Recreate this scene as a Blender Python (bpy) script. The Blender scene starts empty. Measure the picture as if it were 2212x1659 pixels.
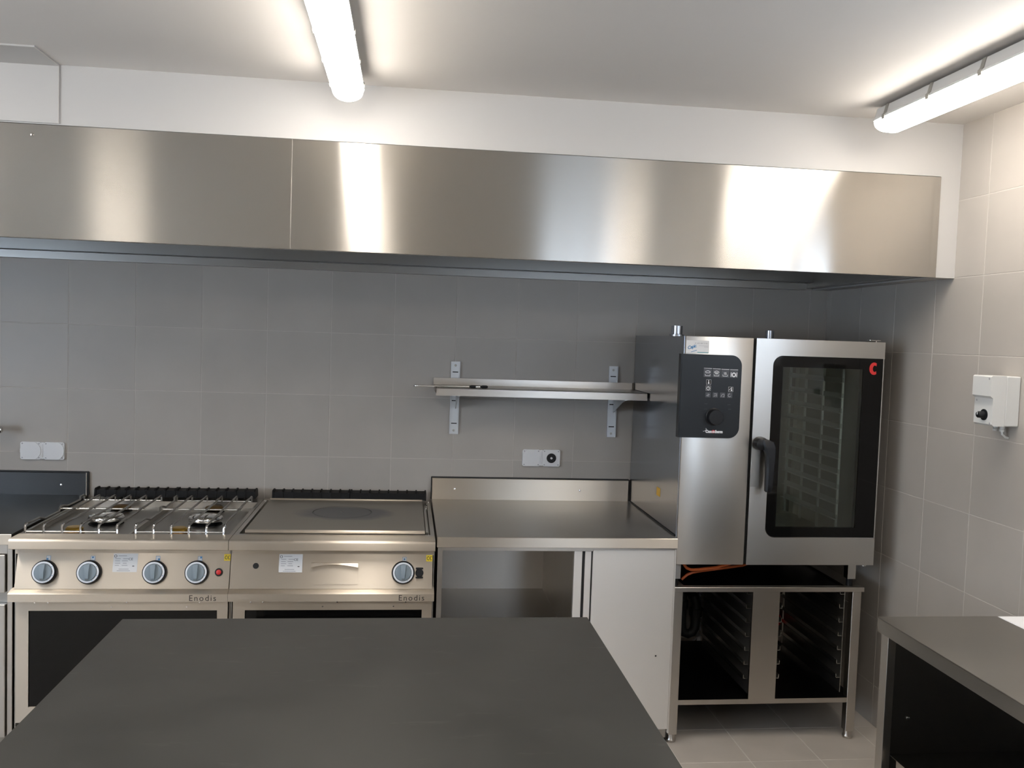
import bpy, bmesh, math, random
from mathutils import Vector, Matrix
from mathutils.geometry import tessellate_polygon

random.seed(7)
scene = bpy.context.scene
C = scene.collection

# ------------------------------------------------------------------ camera
CAM = Vector((0.9709, -4.4141, 1.7174))
YAW, PITCH, ROLL, FPX = 0.1189, -0.0538, 0.0337, 1923.12
fw = Vector((math.sin(YAW) * math.cos(PITCH), math.cos(YAW) * math.cos(PITCH), math.sin(PITCH)))
r0 = Vector((math.cos(YAW), -math.sin(YAW), 0))
u0 = r0.cross(fw)
rt = math.cos(ROLL) * r0 + math.sin(ROLL) * u0
up = -math.sin(ROLL) * r0 + math.cos(ROLL) * u0
cam = bpy.data.cameras.new('camera')
cam.sensor_fit = 'HORIZONTAL'
cam.sensor_width = 36.0
cam.lens = FPX * 36.0 / 2212.0
cam.clip_start = 0.02
cam_ob = bpy.data.objects.new('camera', cam)
C.objects.link(cam_ob)
cam_ob.matrix_world = Matrix(((rt.x, up.x, -fw.x, CAM.x), (rt.y, up.y, -fw.y, CAM.y), (rt.z, up.z, -fw.z, CAM.z), (0, 0, 0, 1)))
scene.camera = cam_ob

# ------------------------------------------------------------------ world, exposure
SKY = 6.0
LAMP = 17.5
world = bpy.data.worlds.new('daylight')
scene.world = world
world.use_nodes = True
bg = world.node_tree.nodes['Background']
bg.inputs['Color'].default_value = (0.68, 0.82, 1.0, 1)
bg.inputs['Strength'].default_value = SKY
vs = scene.view_settings
vs.view_transform = 'Standard'
vs.look = 'None'
vs.gamma = 1.0
vs.use_curve_mapping = False
vs.exposure = 0.85
scene.cycles.max_bounces = 10
scene.cycles.diffuse_bounces = 5
scene.cycles.glossy_bounces = 6
scene.cycles.transmission_bounces = 8
scene.cycles.caustics_reflective = False
scene.cycles.caustics_refractive = False
scene.cycles.sample_clamp_indirect = 6.0

# ------------------------------------------------------------------ materials
MATS = {}


def mat(name, color=(0.5, 0.5, 0.5), rough=0.5, metal=0.0, **k):
    m = bpy.data.materials.new(name)
    m.use_nodes = True
    nt = m.node_tree
    b = nt.nodes['Principled BSDF']
    b.inputs['Base Color'].default_value = (*color, 1)
    b.inputs['Roughness'].default_value = rough
    b.inputs['Metallic'].default_value = metal
    for key, v in k.items():
        b.inputs[key].default_value = v
    MATS[name] = m
    return m


def node(m, kind, **props):
    n = m.node_tree.nodes.new(kind)
    for k, v in props.items():
        setattr(n, k, v)
    return n


def link(m, a, b):
    m.node_tree.links.new(a, b)


def noise_var(m, color, amount=0.06, scale=3.0, stretch=(1, 1, 1), rough=None, rough_amt=0.1, bump=0.0, rand=0.0, detail=3.0):
    """colour, gloss and fine relief vary with a world-space noise; rand = shift per object"""
    nt = m.node_tree
    b = nt.nodes['Principled BSDF']
    geo = node(m, 'ShaderNodeNewGeometry')
    mp = node(m, 'ShaderNodeMapping')
    mp.inputs['Scale'].default_value = stretch
    nz = node(m, 'ShaderNodeTexNoise')
    nz.inputs['Scale'].default_value = scale
    nz.inputs['Detail'].default_value = detail
    link(m, geo.outputs['Position'], mp.inputs['Vector'])
    link(m, mp.outputs['Vector'], nz.inputs['Vector'])
    mr = node(m, 'ShaderNodeMapRange')
    mr.clamp = False
    mr.inputs['From Min'].default_value = 0.25
    mr.inputs['From Max'].default_value = 0.75
    mr.inputs['To Min'].default_value = 1 - amount
    mr.inputs['To Max'].default_value = 1 + amount
    link(m, nz.outputs['Fac'], mr.inputs['Value'])
    val = mr.outputs['Result']
    if rand:
        oi = node(m, 'ShaderNodeObjectInfo')
        r2 = node(m, 'ShaderNodeMapRange')
        r2.inputs['To Min'].default_value = 1 - rand
        r2.inputs['To Max'].default_value = 1 + rand
        link(m, oi.outputs['Random'], r2.inputs['Value'])
        mu = node(m, 'ShaderNodeMath', operation='MULTIPLY')
        link(m, val, mu.inputs[0])
        link(m, r2.outputs['Result'], mu.inputs[1])
        val = mu.outputs[0]
    vm = node(m, 'ShaderNodeVectorMath', operation='SCALE')
    vm.inputs[0].default_value = color
    link(m, val, vm.inputs['Scale'])
    link(m, vm.outputs['Vector'], b.inputs['Base Color'])
    if rough is not None:
        rr = node(m, 'ShaderNodeMapRange')
        rr.clamp = False
        rr.inputs['From Min'].default_value = 0.25
        rr.inputs['From Max'].default_value = 0.75
        rr.inputs['To Min'].default_value = rough - rough_amt
        rr.inputs['To Max'].default_value = rough + rough_amt
        link(m, nz.outputs['Fac'], rr.inputs['Value'])
        link(m, rr.outputs['Result'], b.inputs['Roughness'])
    if bump:
        bp = node(m, 'ShaderNodeBump')
        bp.inputs['Strength'].default_value = bump
        bp.inputs['Distance'].default_value = 0.002
        link(m, nz.outputs['Fac'], bp.inputs['Height'])
        link(m, bp.outputs['Normal'], b.inputs['Normal'])
    return m


def steel(name, color=(0.56, 0.53, 0.49), rough=0.28, aniso=0.0, tangent=(0, 0, 1), var=0.03, scale=2.0, stretch=(1, 1, 1), rough_amt=0.03, bump=0.0):
    m = mat(name, color, rough, 1.0)
    noise_var(m, color, var, scale, stretch, rough, rough_amt, bump)
    b = m.node_tree.nodes['Principled BSDF']
    if aniso:
        b.inputs['Anisotropic'].default_value = aniso
        # grain tangent: upright on upright faces, along y on level ones
        ge = node(m, 'ShaderNodeNewGeometry')
        sx = node(m, 'ShaderNodeSeparateXYZ')
        link(m, ge.outputs['True Normal'], sx.inputs[0])
        ab = node(m, 'ShaderNodeMath', operation='ABSOLUTE')
        link(m, sx.outputs['Z'], ab.inputs[0])
        gt = node(m, 'ShaderNodeMath', operation='GREATER_THAN')
        gt.inputs[1].default_value = 0.7
        link(m, ab.outputs[0], gt.inputs[0])
        mv = node(m, 'ShaderNodeMix', data_type='VECTOR')
        mv.inputs[4].default_value = (0, 0, 1)
        mv.inputs[5].default_value = (0, 1, 0)
        link(m, gt.outputs[0], mv.inputs[0])
        link(m, mv.outputs[1], b.inputs['Tangent'])
    return m


STEEL = steel('brushed_steel', rough=0.31, aniso=0.6, tangent=(0, 0, 1), var=0.015, rough_amt=0.01)
STEEL_TOP = steel('worktop_steel', (0.54, 0.515, 0.475), 0.3, aniso=0.4, tangent=(0, 1, 0), var=0.03, scale=4, rough_amt=0.015)
STEEL_TABLE = noise_var(mat('dark_table_top', (0.05, 0.048, 0.043), 0.42, 0.0), (0.05, 0.048, 0.043), 0.10, 6, rough=0.42, rough_amt=0.05, detail=6)
STEEL_TABLE.node_tree.nodes['Principled BSDF'].inputs['Specular IOR Level'].default_value = 0.35
_m = STEEL_TABLE
_bs = _m.node_tree.nodes['Principled BSDF']
_src = _bs.inputs['Base Color'].links[0].from_socket
_geo = node(_m, 'ShaderNodeNewGeometry')
_mp = node(_m, 'ShaderNodeMapping')
_mp.inputs['Rotation'].default_value = (0, 0, 0.35)
_mp.inputs['Scale'].default_value = (5, 22, 1)
_nz = node(_m, 'ShaderNodeTexNoise')
_nz.inputs['Scale'].default_value = 1.0
_nz.inputs['Detail'].default_value = 5
_nz.inputs['Roughness'].default_value = 0.65
link(_m, _geo.outputs['Position'], _mp.inputs['Vector'])
link(_m, _mp.outputs['Vector'], _nz.inputs['Vector'])
_rg = node(_m, 'ShaderNodeMapRange')
_rg.inputs['From Min'].default_value = 0.62
_rg.inputs['From Max'].default_value = 0.78
_rg.inputs['To Max'].default_value = 0.55
link(_m, _nz.outputs['Fac'], _rg.inputs['Value'])
_mx = node(_m, 'ShaderNodeMix', data_type='RGBA')
link(_m, _rg.outputs['Result'], _mx.inputs[0])
link(_m, _src, _mx.inputs[6])
_mx.inputs[7].default_value = (0.115, 0.11, 0.10, 1)
link(_m, _mx.outputs[2], _bs.inputs['Base Color'])
STEEL_DARKENED = steel('darkened_steel', (0.065, 0.064, 0.063), 0.3, var=0.03, scale=3, rough_amt=0.015)  # colour darkened for shade in the oven stand and dark worktop reflections
STEEL_BAY_SHADE = steel('shaded_bay_steel', (0.17, 0.165, 0.155), 0.35, var=0.03, rough_amt=0.015)  # darker copy of the inner steel, puts the counter bay's shade into colour
STEEL_COUNTER = steel('counter_steel', (0.42, 0.40, 0.365), 0.3, var=0.04, scale=4, rough_amt=0.015)
STEEL_HOOD = steel('hood_steel', (0.50, 0.47, 0.43), 0.21, aniso=1.0, tangent=(0, 0, 1), var=0.012, scale=1.2, rough_amt=0.008)
STEEL_PANEL = steel('panel_steel', (0.64, 0.58, 0.50), 0.36, aniso=0.95, tangent=(0, 0, 1), var=0.015, rough_amt=0.01)
STEEL_OVEN = steel('oven_steel', (0.58, 0.57, 0.55), 0.33, aniso=0.7, tangent=(0, 0, 1), var=0.015, rough_amt=0.01)
STEEL_SIDE = steel('oven_side_steel', (0.46, 0.49, 0.55), 0.2, var=0.02)  # blue tint stands in for reflected daylight
STEEL_IN = steel('inner_steel', (0.42, 0.41, 0.39), 0.34)
CHROME = mat('chrome', (0.78, 0.78, 0.78), 0.08, 1.0)
WIRE = mat('wire_steel', (0.78, 0.78, 0.75), 0.25, 1.0)
RACK = mat('rack_steel', (0.74, 0.77, 0.75), 0.42, 0.45)
STEEL_PALE = steel('pale_steel', (0.72, 0.69, 0.65), 0.36, aniso=0.6, var=0.015, rough_amt=0.01)
STEEL_PALE.node_tree.nodes['Principled BSDF'].inputs['Metallic'].default_value = 0.55
GRATE = noise_var(mat('grate_steel', (0.34, 0.33, 0.31), 0.36, 1.0), (0.34, 0.33, 0.31), 0.12, 20)
GALV = mat('galvanised_bracket', (0.62, 0.64, 0.66), 0.42, 0.6)
WALL_TILE = noise_var(mat('wall_tile', rough=0.38), (0.43, 0.395, 0.355), 0.04, 5, rough=0.38, rough_amt=0.05, rand=0.03)
GROUT = noise_var(mat('grout', rough=0.8), (0.54, 0.505, 0.46), 0.06, 30)
FLOOR_TILE = noise_var(mat('floor_tile', rough=0.42), (0.52, 0.47, 0.415), 0.06, 7, rough=0.42, rough_amt=0.06, rand=0.03)
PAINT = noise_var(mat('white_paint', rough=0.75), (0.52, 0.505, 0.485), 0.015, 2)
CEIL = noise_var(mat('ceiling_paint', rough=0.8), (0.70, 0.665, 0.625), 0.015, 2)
BLACK_IRON = noise_var(mat('black_cast_iron', rough=0.55), (0.005, 0.005, 0.0055), 0.2, 40, bump=0.15)
BLACK_IRON.node_tree.nodes['Principled BSDF'].inputs['Specular IOR Level'].default_value = 0.2
HOTPLATE = mat('hotplate_iron', rough=0.42, metal=0.75)
BLACK_PLASTIC = mat('black_plastic', (0.007, 0.0075, 0.009), 0.42, **{'Specular IOR Level': 0.3})
PANEL_BLACK = mat('control_black', (0.010, 0.012, 0.015), 0.32, **{'Specular IOR Level': 0.35})
BLACK_GLASS = mat('black_glass', (0.004, 0.004, 0.004), 0.05, **{'Specular IOR Level': 0.25})
OVEN_GLASS = mat('oven_door_glass', (0.003, 0.003, 0.003), 0.04, 0.0, **{'Specular IOR Level': 0.32})
WHITE_PLASTIC = mat('white_plastic', (0.78, 0.78, 0.79), 0.35)
GREY_PLASTIC = mat('grey_white_plastic', (0.66, 0.66, 0.64), 0.4)
KNOB_GREY = mat('knob_grey', (0.20, 0.25, 0.29), 0.35)
KNOB_RING = mat('knob_ring', (0.74, 0.77, 0.82), 0.35)
RED = mat('red_plastic', (0.55, 0.02, 0.02), 0.35)
YELLOW = mat('yellow_sticker', (0.85, 0.62, 0.02), 0.45)
AMBER = mat('amber_sticker', (0.75, 0.42, 0.04), 0.45)
ORANGE = mat('orange_cable', (0.62, 0.13, 0.03), 0.5)
RUBBER = mat('black_rubber', (0.01, 0.01, 0.01), 0.6)
SEAL = mat('dark_sealant', (0.012, 0.012, 0.013), 0.5)
BRASS = mat('brass', (0.62, 0.40, 0.09), 0.3, 1.0)
BURNT = noise_var(mat('burnt_brass', (0.2, 0.12, 0.05), 0.45, 0.8), (0.2, 0.12, 0.05), 0.25, 40)
LABEL = mat('paper_label', (0.70, 0.70, 0.70), 0.5)
PAPER = mat('white_paper', (0.85, 0.85, 0.86), 0.7)
INK = mat('black_ink', (0.02, 0.02, 0.02), 0.6)
INK_GREY = mat('grey_ink', (0.38, 0.38, 0.40), 0.6)
INK_BLUE = mat('blue_ink', (0.08, 0.24, 0.45), 0.6)
INK_TEAL = mat('teal_ink', (0.06, 0.30, 0.34), 0.6)
INK_RED = mat('red_ink', (0.62, 0.03, 0.03), 0.5)
INK_WHITE = mat('white_ink', (0.75, 0.76, 0.78), 0.5)
BUTTON = mat('button_grey', (0.055, 0.058, 0.066), 0.4)
DARKTEXT = mat('engraved_brown', (0.035, 0.03, 0.025), 0.5)
HOUSING = mat('lamp_housing', (0.62, 0.62, 0.61), 0.45)
CLIP = mat('lamp_clip', (0.36, 0.35, 0.32), 0.45, 0.5)
HOLE = mat('dark_hole', (0.006, 0.006, 0.006), 0.7)
WHITE_CABLE = mat('white_cable', (0.6, 0.62, 0.65), 0.5)
RAIL_BLUE = mat('zinc_rail', (0.55, 0.58, 0.62), 0.3, 0.8)
DIFFUSER = mat('lamp_diffuser', (0.9, 0.9, 0.9), 0.4)
_b = DIFFUSER.node_tree.nodes['Principled BSDF']
_b.inputs['Emission Color'].default_value = (1.0, 0.93, 0.845, 1)
_b.inputs['Emission Strength'].default_value = LAMP

DIFFUSER_END = mat('lamp_diffuser_end', (0.9, 0.9, 0.9), 0.4)
_b = DIFFUSER_END.node_tree.nodes['Principled BSDF']
_b.inputs['Emission Color'].default_value = (1.0, 0.93, 0.845, 1)
_b.inputs['Emission Strength'].default_value = LAMP * 0.4

GLASS = bpy.data.materials.new('clear_glass')
GLASS.use_nodes = True
_nt = GLASS.node_tree
_nt.nodes.clear()
_o = _nt.nodes.new('ShaderNodeOutputMaterial')
_mx = _nt.nodes.new('ShaderNodeMixShader')
_tr = _nt.nodes.new('ShaderNodeBsdfTransparent')
_tr.inputs['Color'].default_value = (0.86, 0.89, 0.86, 1)
_gl = _nt.nodes.new('ShaderNodeBsdfGlossy')
_gl.inputs['Roughness'].default_value = 0.02
_fr = _nt.nodes.new('ShaderNodeFresnel')
_fr.inputs['IOR'].default_value = 1.5
_nt.links.new(_fr.outputs[0], _mx.inputs['Fac'])
_nt.links.new(_tr.outputs[0], _mx.inputs[1])
_nt.links.new(_gl.outputs[0], _mx.inputs[2])
_nt.links.new(_mx.outputs[0], _o.inputs['Surface'])

# solid top plate: heat-tinted iron, darker ring stain around the bull's eye
_m = HOTPLATE
_bs = _m.node_tree.nodes['Principled BSDF']
_geo = node(_m, 'ShaderNodeNewGeometry')
_mp = node(_m, 'ShaderNodeMapping')
_mp.inputs['Location'].default_value = (-0.72, 0.42, 0)
_mp2 = node(_m, 'ShaderNodeMapping')
_mp2.inputs['Scale'].default_value = (3.3, 4.6, 0)
link(_m, _geo.outputs['Position'], _mp.inputs['Vector'])
link(_m, _mp.outputs['Vector'], _mp2.inputs['Vector'])
_ln = node(_m, 'ShaderNodeVectorMath', operation='LENGTH')
link(_m, _mp2.outputs['Vector'], _ln.inputs[0])
_nz = node(_m, 'ShaderNodeTexNoise')
_nz.inputs['Scale'].default_value = 7
link(_m, _geo.outputs['Position'], _nz.inputs['Vector'])
_ad = node(_m, 'ShaderNodeMath', operation='MULTIPLY_ADD')
_ad.inputs[1].default_value = 0.5
link(_m, _nz.outputs['Fac'], _ad.inputs[0])
link(_m, _ln.outputs['Value'], _ad.inputs[2])
_cr = node(_m, 'ShaderNodeValToRGB')
_cr.color_ramp.elements[0].position = 0.75
_cr.color_ramp.elements[0].color = (0.15, 0.15, 0.155, 1)
_cr.color_ramp.elements[1].position = 1.25
_cr.color_ramp.elements[1].color = (0.30, 0.275, 0.235, 1)
link(_m, _ad.outputs[0], _cr.inputs['Fac'])
link(_m, _cr.outputs['Color'], _bs.inputs['Base Color'])


def brick_mat(name, c1, grout, size, offs=(0.612, 0.6545, -0.1834)):
    m = mat(name, c1, 0.45)
    b = m.node_tree.nodes['Principled BSDF']
    tc = node(m, 'ShaderNodeUVMap') if False else node(m, 'ShaderNodeNewGeometry')
    sp = node(m, 'ShaderNodeSeparateXYZ')
    link(m, tc.outputs['Position'], sp.inputs[0])
    nsp = node(m, 'ShaderNodeSeparateXYZ')
    link(m, tc.outputs['True Normal'], nsp.inputs[0])

    def joint(ax, off):
        a = node(m, 'ShaderNodeMath', operation='ADD')
        a.inputs[1].default_value = off
        link(m, sp.outputs[ax], a.inputs[0])
        p = node(m, 'ShaderNodeMath', operation='PINGPONG')
        p.inputs[1].default_value = size / 2
        link(m, a.outputs[0], p.inputs[0])
        g = node(m, 'ShaderNodeMath', operation='LESS_THAN')
        g.inputs[1].default_value = 0.002
        link(m, p.outputs[0], g.inputs[0])
        # a joint across an axis shows only where the face runs along it
        ab = node(m, 'ShaderNodeMath', operation='ABSOLUTE')
        link(m, nsp.outputs[ax], ab.inputs[0])
        lt = node(m, 'ShaderNodeMath', operation='LESS_THAN')
        lt.inputs[1].default_value = 0.5
        link(m, ab.outputs[0], lt.inputs[0])
        mu = node(m, 'ShaderNodeMath', operation='MULTIPLY')
        link(m, g.outputs[0], mu.inputs[0])
        link(m, lt.outputs[0], mu.inputs[1])
        return mu.outputs[0]
    js = [joint(q, w) for q, w in zip('XYZ', offs)]
    m1 = node(m, 'ShaderNodeMath', operation='MAXIMUM')
    link(m, js[0], m1.inputs[0])
    link(m, js[1], m1.inputs[1])
    m2 = node(m, 'ShaderNodeMath', operation='MAXIMUM')
    link(m, m1.outputs[0], m2.inputs[0])
    link(m, js[2], m2.inputs[1])
    mx = node(m, 'ShaderNodeMix', data_type='RGBA')
    mx.inputs[6].default_value = (*c1, 1)
    mx.inputs[7].default_value = (*grout, 1)
    link(m, m2.outputs[0], mx.inputs[0])
    link(m, mx.outputs[2], b.inputs['Base Color'])
    return m


WALL_PRINT = brick_mat('far_wall_tiling', (0.37, 0.345, 0.315), (0.52, 0.49, 0.45), 0.304)
FLOOR_PRINT = brick_mat('far_floor_tiling', (0.52, 0.47, 0.415), (0.70, 0.66, 0.60), 0.302, (-2.425, 0.678, 0.0))


# ------------------------------------------------------------------ mesh helpers
class MB:
    def __init__(self):
        self.bm = bmesh.new()

    def box(self, x0, x1, y0, y1, z0, z1, bev=0.0, seg=1):
        if x0 > x1: x0, x1 = x1, x0
        if y0 > y1: y0, y1 = y1, y0
        if z0 > z1: z0, z1 = z1, z0
        bm = self.bm
        v = [bm.verts.new((x, y, z)) for x in (x0, x1) for y in (y0, y1) for z in (z0, z1)]
        f = [bm.faces.new([v[i] for i in q]) for q in ((0, 1, 3, 2), (4, 6, 7, 5), (0, 4, 5, 1), (2, 3, 7, 6), (0, 2, 6, 4), (1, 5, 7, 3))]
        if bev > 0:
            es = {e for q in f for e in q.edges}
            bmesh.ops.bevel(bm, geom=list(es), offset=bev, segments=seg, profile=0.5, affect='EDGES')
        return self

    def loops(self, rings, closed=True, cap0=True, cap1=True):
        bm = self.bm
        vr = [[bm.verts.new(p) for p in ring] for ring in rings]
        n = len(vr[0])
        for a, b in zip(vr, vr[1:]):
            for i in range(n if closed else n - 1):
                j = (i + 1) % n
                try:
                    bm.faces.new((a[i], a[j], b[j], b[i]))
                except ValueError:
                    pass
        if cap0: bm.faces.new(list(reversed(vr[0])))
        if cap1: bm.faces.new(vr[-1])
        return self

    def cyl(self, p0, p1, r, r1=None, seg=16):
        p0, p1 = Vector(p0), Vector(p1)
        r1 = r if r1 is None else r1
        d = (p1 - p0).normalized()
        a = d.orthogonal().normalized()
        b = d.cross(a)
        ring = lambda p, q: [p + q * (math.cos(t) * a + math.sin(t) * b) for t in [2 * math.pi * i / seg for i in range(seg)]]
        return self.loops([ring(p0, r), ring(p1, r1)])

    def lathe(self, c, axis, prof, seg=24):
        """prof: (radius, distance along axis)"""
        c, d = Vector(c), Vector(axis).normalized()
        a = d.orthogonal().normalized()
        b = d.cross(a)
        rings = [[c + d * h + max(q, 1e-5) * (math.cos(t) * a + math.sin(t) * b) for t in [2 * math.pi * i / seg for i in range(seg)]] for q, h in prof]
        return self.loops(rings)

    def tube(self, pts, r, seg=8):
        pts = [Vector(p) for p in pts]
        rings, prev = [], None
        for i, p in enumerate(pts):
            if i == 0: d = pts[1] - p
            elif i == len(pts) - 1: d = p - pts[-2]
            else: d = (pts[i + 1] - p).normalized() + (p - pts[i - 1]).normalized()
            d.normalize()
            if prev is None:
                a = d.orthogonal().normalized()
            else:
                a = (prev - d * prev.dot(d))
                a = a.normalized() if a.length > 1e-6 else d.orthogonal().normalized()
            prev = a
            b = d.cross(a)
            rings.append([p + r * (math.cos(t) * a + math.sin(t) * b) for t in [2 * math.pi * k / seg for k in range(seg)]])
        return self.loops(rings)

    def prism(self, prof, f0, f1):
        """prof: 2-D loop; f0, f1 map (a, b) to the two end caps"""
        return self.loops([[f0(a, b) for a, b in prof], [f1(a, b) for a, b in prof]])

    def plate(self, outer, holes, f, g):
        """flat plate with holes: f / g map (u, v) to the front and back faces"""
        bm = self.bm
        polys = [outer] + list(holes)
        flat = [p for q in polys for p in q]
        tris = tessellate_polygon([[Vector((u, v, 0)) for u, v in q] for q in polys])
        fv = [bm.verts.new(f(u, v)) for u, v in flat]
        gv = [bm.verts.new(g(u, v)) for u, v in flat]
        for t in tris:
            try:
                bm.faces.new([fv[i] for i in t])
                bm.faces.new([gv[i] for i in reversed(t)])
            except ValueError:
                pass
        k = 0
        for q in polys:
            n = len(q)
            for i in range(n):
                a, b = k + i, k + (i + 1) % n
                bm.faces.new((fv[a], fv[b], gv[b], gv[a]))
            k += n
        return self

    def poly(self, pts):
        self.bm.faces.new([self.bm.verts.new(p) for p in pts])
        return self

    def ribbon(self, pts, w, f, closed=False):
        """flat printed stroke along 2-D points, mapped by f(u, v)"""
        pts = [Vector(p) for p in pts]
        if closed: pts = pts + [pts[0]]
        L, R = [], []
        n = len(pts)
        for i, p in enumerate(pts):
            if closed:
                d = (pts[(i + 1) % (n - 1)] - pts[i - 1 if i else n - 2])
            else:
                d = pts[min(i + 1, n - 1)] - pts[max(i - 1, 0)]
            d.normalize()
            q = Vector((-d.y, d.x)) * w / 2
            L.append(self.bm.verts.new(f(*(p + q))))
            R.append(self.bm.verts.new(f(*(p - q))))
        for i in range(n - 1):
            self.bm.faces.new((L[i], L[i + 1], R[i + 1], R[i]))
        return self

    def mesh(self, name, m, loc=(0, 0, 0), smooth=True, angle=0.6):
        bm = self.bm
        bmesh.ops.recalc_face_normals(bm, faces=bm.faces[:])
        me = bpy.data.meshes.new(name)
        bmesh.ops.translate(bm, verts=bm.verts[:], vec=-Vector(loc))
        bm.to_mesh(me)
        bm.free()
        me.materials.append(m)
        if smooth:
            me.shade_smooth()
            me.set_sharp_from_angle(angle=angle)
        return me


def tag(o, label=None, cat=None, group=None, kind=None):
    if label: o['label'] = label
    if cat: o['category'] = cat
    if group: o['group'] = group
    if kind: o['kind'] = kind
    return o


def thing(name, loc, label, cat, group=None):
    o = bpy.data.objects.new(name, None)
    o.empty_display_size = 0.1
    o.location = loc
    C.objects.link(o)
    o['origin'] = 0
    del o['origin']
    return tag(o, label, cat, group)


def base(o):
    p = Vector((0, 0, 0))
    while o is not None:
        p += o.location
        o = o.parent
    return p


def part(name, mb, m, parent, label=None, **k):
    me = mb.mesh(name, m, base(parent) if parent else (0, 0, 0), **k)
    o = bpy.data.objects.new(name, me)
    C.objects.link(o)
    if parent: o.parent = parent
    if label: o['label'] = label
    return o


def solo(name, mb, m, loc, label, cat, group=None, **k):
    me = mb.mesh(name, m, loc, **k)
    o = bpy.data.objects.new(name, me)
    o.location = loc
    C.objects.link(o)
    return tag(o, label, cat, group)


def struct(name, mb, m, **k):
    o = part(name, mb, m, None, **k)
    o['kind'] = 'structure'
    return o


def B(*a, **k):
    return MB().box(*a, **k)


def text_into(mb, s, size, f, align='LEFT', spacing=1.0, bold=0.0):
    cu = bpy.data.curves.new('lettering', 'FONT')
    cu.body = s
    cu.size = size
    cu.align_x = align
    cu.space_character = spacing
    cu.offset = bold
    cu.resolution_u = 3
    ob = bpy.data.objects.new('lettering', cu)
    C.objects.link(ob)
    dg = bpy.context.evaluated_depsgraph_get()
    me = bpy.data.meshes.new_from_object(ob.evaluated_get(dg))
    vs_ = [mb.bm.verts.new(f(v.co.x, v.co.y)) for v in me.vertices]
    for p in me.polygons:
        try:
            mb.bm.faces.new([vs_[i] for i in p.vertices])
        except ValueError:
            pass
    bpy.data.objects.remove(ob)
    bpy.data.curves.remove(cu)
    bpy.data.meshes.remove(me)
    return mb


def rrect(x0, x1, z0, z1, r, corners=(1, 1, 1, 1), seg=6):
    """rounded rectangle, counter-clockwise from bottom-left; corners BL BR TR TL"""
    out = []
    for (cx, cz, a0), on in zip(((x0, z0, math.pi), (x1, z0, 1.5 * math.pi), (x1, z1, 0), (x0, z1, 0.5 * math.pi)), corners):
        if not on:
            out.append((cx, cz))
            continue
        px = cx + (r if cx == x0 else -r)
        pz = cz + (r if cz == z0 else -r)
        for i in range(seg + 1):
            t = a0 + 0.5 * math.pi * i / seg
            out.append((px + r * math.cos(t), pz + r * math.sin(t)))
    return out


def arc(cx, cz, rx, rz, a0, a1, n=12):
    return [(cx + rx * math.cos(math.radians(a0 + (a1 - a0) * i / n)), cz + rz * math.sin(math.radians(a0 + (a1 - a0) * i / n))) for i in range(n + 1)]


def on_y(y):
    return lambda u, v: (u, y, v)


# ================================================================== the room
RW, CEILZ, LW, FY = 3.129, 2.61, -2.6, -6.2
T, J = 0.304, 0.0036
ZROWS = [0.0] + [1.3994 + T * k for k in range(-4, 4)] + [CEILZ]
WIN_Y0, WIN_Y1, WIN_Z0, WIN_Z1 = -0.6545 - 9 * T, -0.6545 - 5 * T, 1.60, 2.10
# window on the left wall
LWY0, LWY1, LWZ0, LWZ1 = -5.3, -2.4, 0.95, 2.15

wall_back = struct('wall_back', B(LW - 0.15, RW + 0.15, 0.0010, 0.15, -0.1, CEILZ + 0.1), GROUT)
mb = MB()
mb.box(RW + 0.0010, RW + 0.2, FY - 0.1, WIN_Y0, -0.1, CEILZ + 0.1)
mb.box(RW + 0.0010, RW + 0.2, WIN_Y1, 0.001, -0.1, CEILZ + 0.1)
mb.box(RW + 0.0010, RW + 0.2, WIN_Y0, WIN_Y1, -0.1, WIN_Z0)
mb.box(RW + 0.0010, RW + 0.2, WIN_Y0, WIN_Y1, WIN_Z1, CEILZ + 0.1)
wall_right = struct('wall_right', mb, GROUT)
mb = MB()
mb.box(LW - 0.2, LW, FY - 0.1, LWY0, -0.1, CEILZ + 0.1)
mb.box(LW - 0.2, LW, LWY1, 0.006, -0.1, CEILZ + 0.1)
mb.box(LW - 0.2, LW, LWY0, LWY1, -0.1, LWZ0)
mb.box(LW - 0.2, LW, LWY0, LWY1, LWZ1, CEILZ + 0.1)
struct('wall_left', mb, WALL_PRINT)
FWX0, FWX1, FWZ0, FWZ1 = 2.2, 3.0, 0.95, 2.0  # opening for the added window
mb = MB()
mb.box(LW - 0.15, FWX0, FY - 0.2, FY, -0.1, CEILZ + 0.1).box(FWX1, RW + 0.15, FY - 0.2, FY, -0.1, CEILZ + 0.1)
mb.box(FWX0, FWX1, FY - 0.2, FY, -0.1, FWZ0).box(FWX0, FWX1, FY - 0.2, FY, FWZ1, CEILZ + 0.1)
struct('wall_front', mb, WALL_PRINT)
floor = struct('floor', B(LW - 0.15, RW + 0.15, FY - 0.1, 0.05, -0.1, -0.0012), FLOOR_PRINT)
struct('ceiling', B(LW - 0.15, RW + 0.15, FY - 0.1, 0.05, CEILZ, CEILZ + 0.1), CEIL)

# --- single tiles; alike tiles share their mesh
TILE_MESH = {}


def tile_mesh(w, h, plane, m, th=0.004, ch=0.0006):
    key = (round(w, 4), round(h, 4), plane)
    if key not in TILE_MESH:
        mb = MB()
        a, b = w / 2, h / 2
        rings = []
        for s, d in ((0, -th), (0, -ch), (ch, 0)):
            q = [(-a + s, -b + s), (a - s, -b + s), (a - s, b - s), (-a + s, b - s)]
            if plane == 'back': rings.append([(u, -d, v) for u, v in q])
            elif plane == 'right': rings.append([(-d, u, v) for u, v in q])
            else: rings.append([(u, v, d) for u, v in q])
        mb.loops(rings, cap0=False)
        TILE_MESH[key] = mb.mesh('tile', m, smooth=False)
    return TILE_MESH[key]


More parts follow.
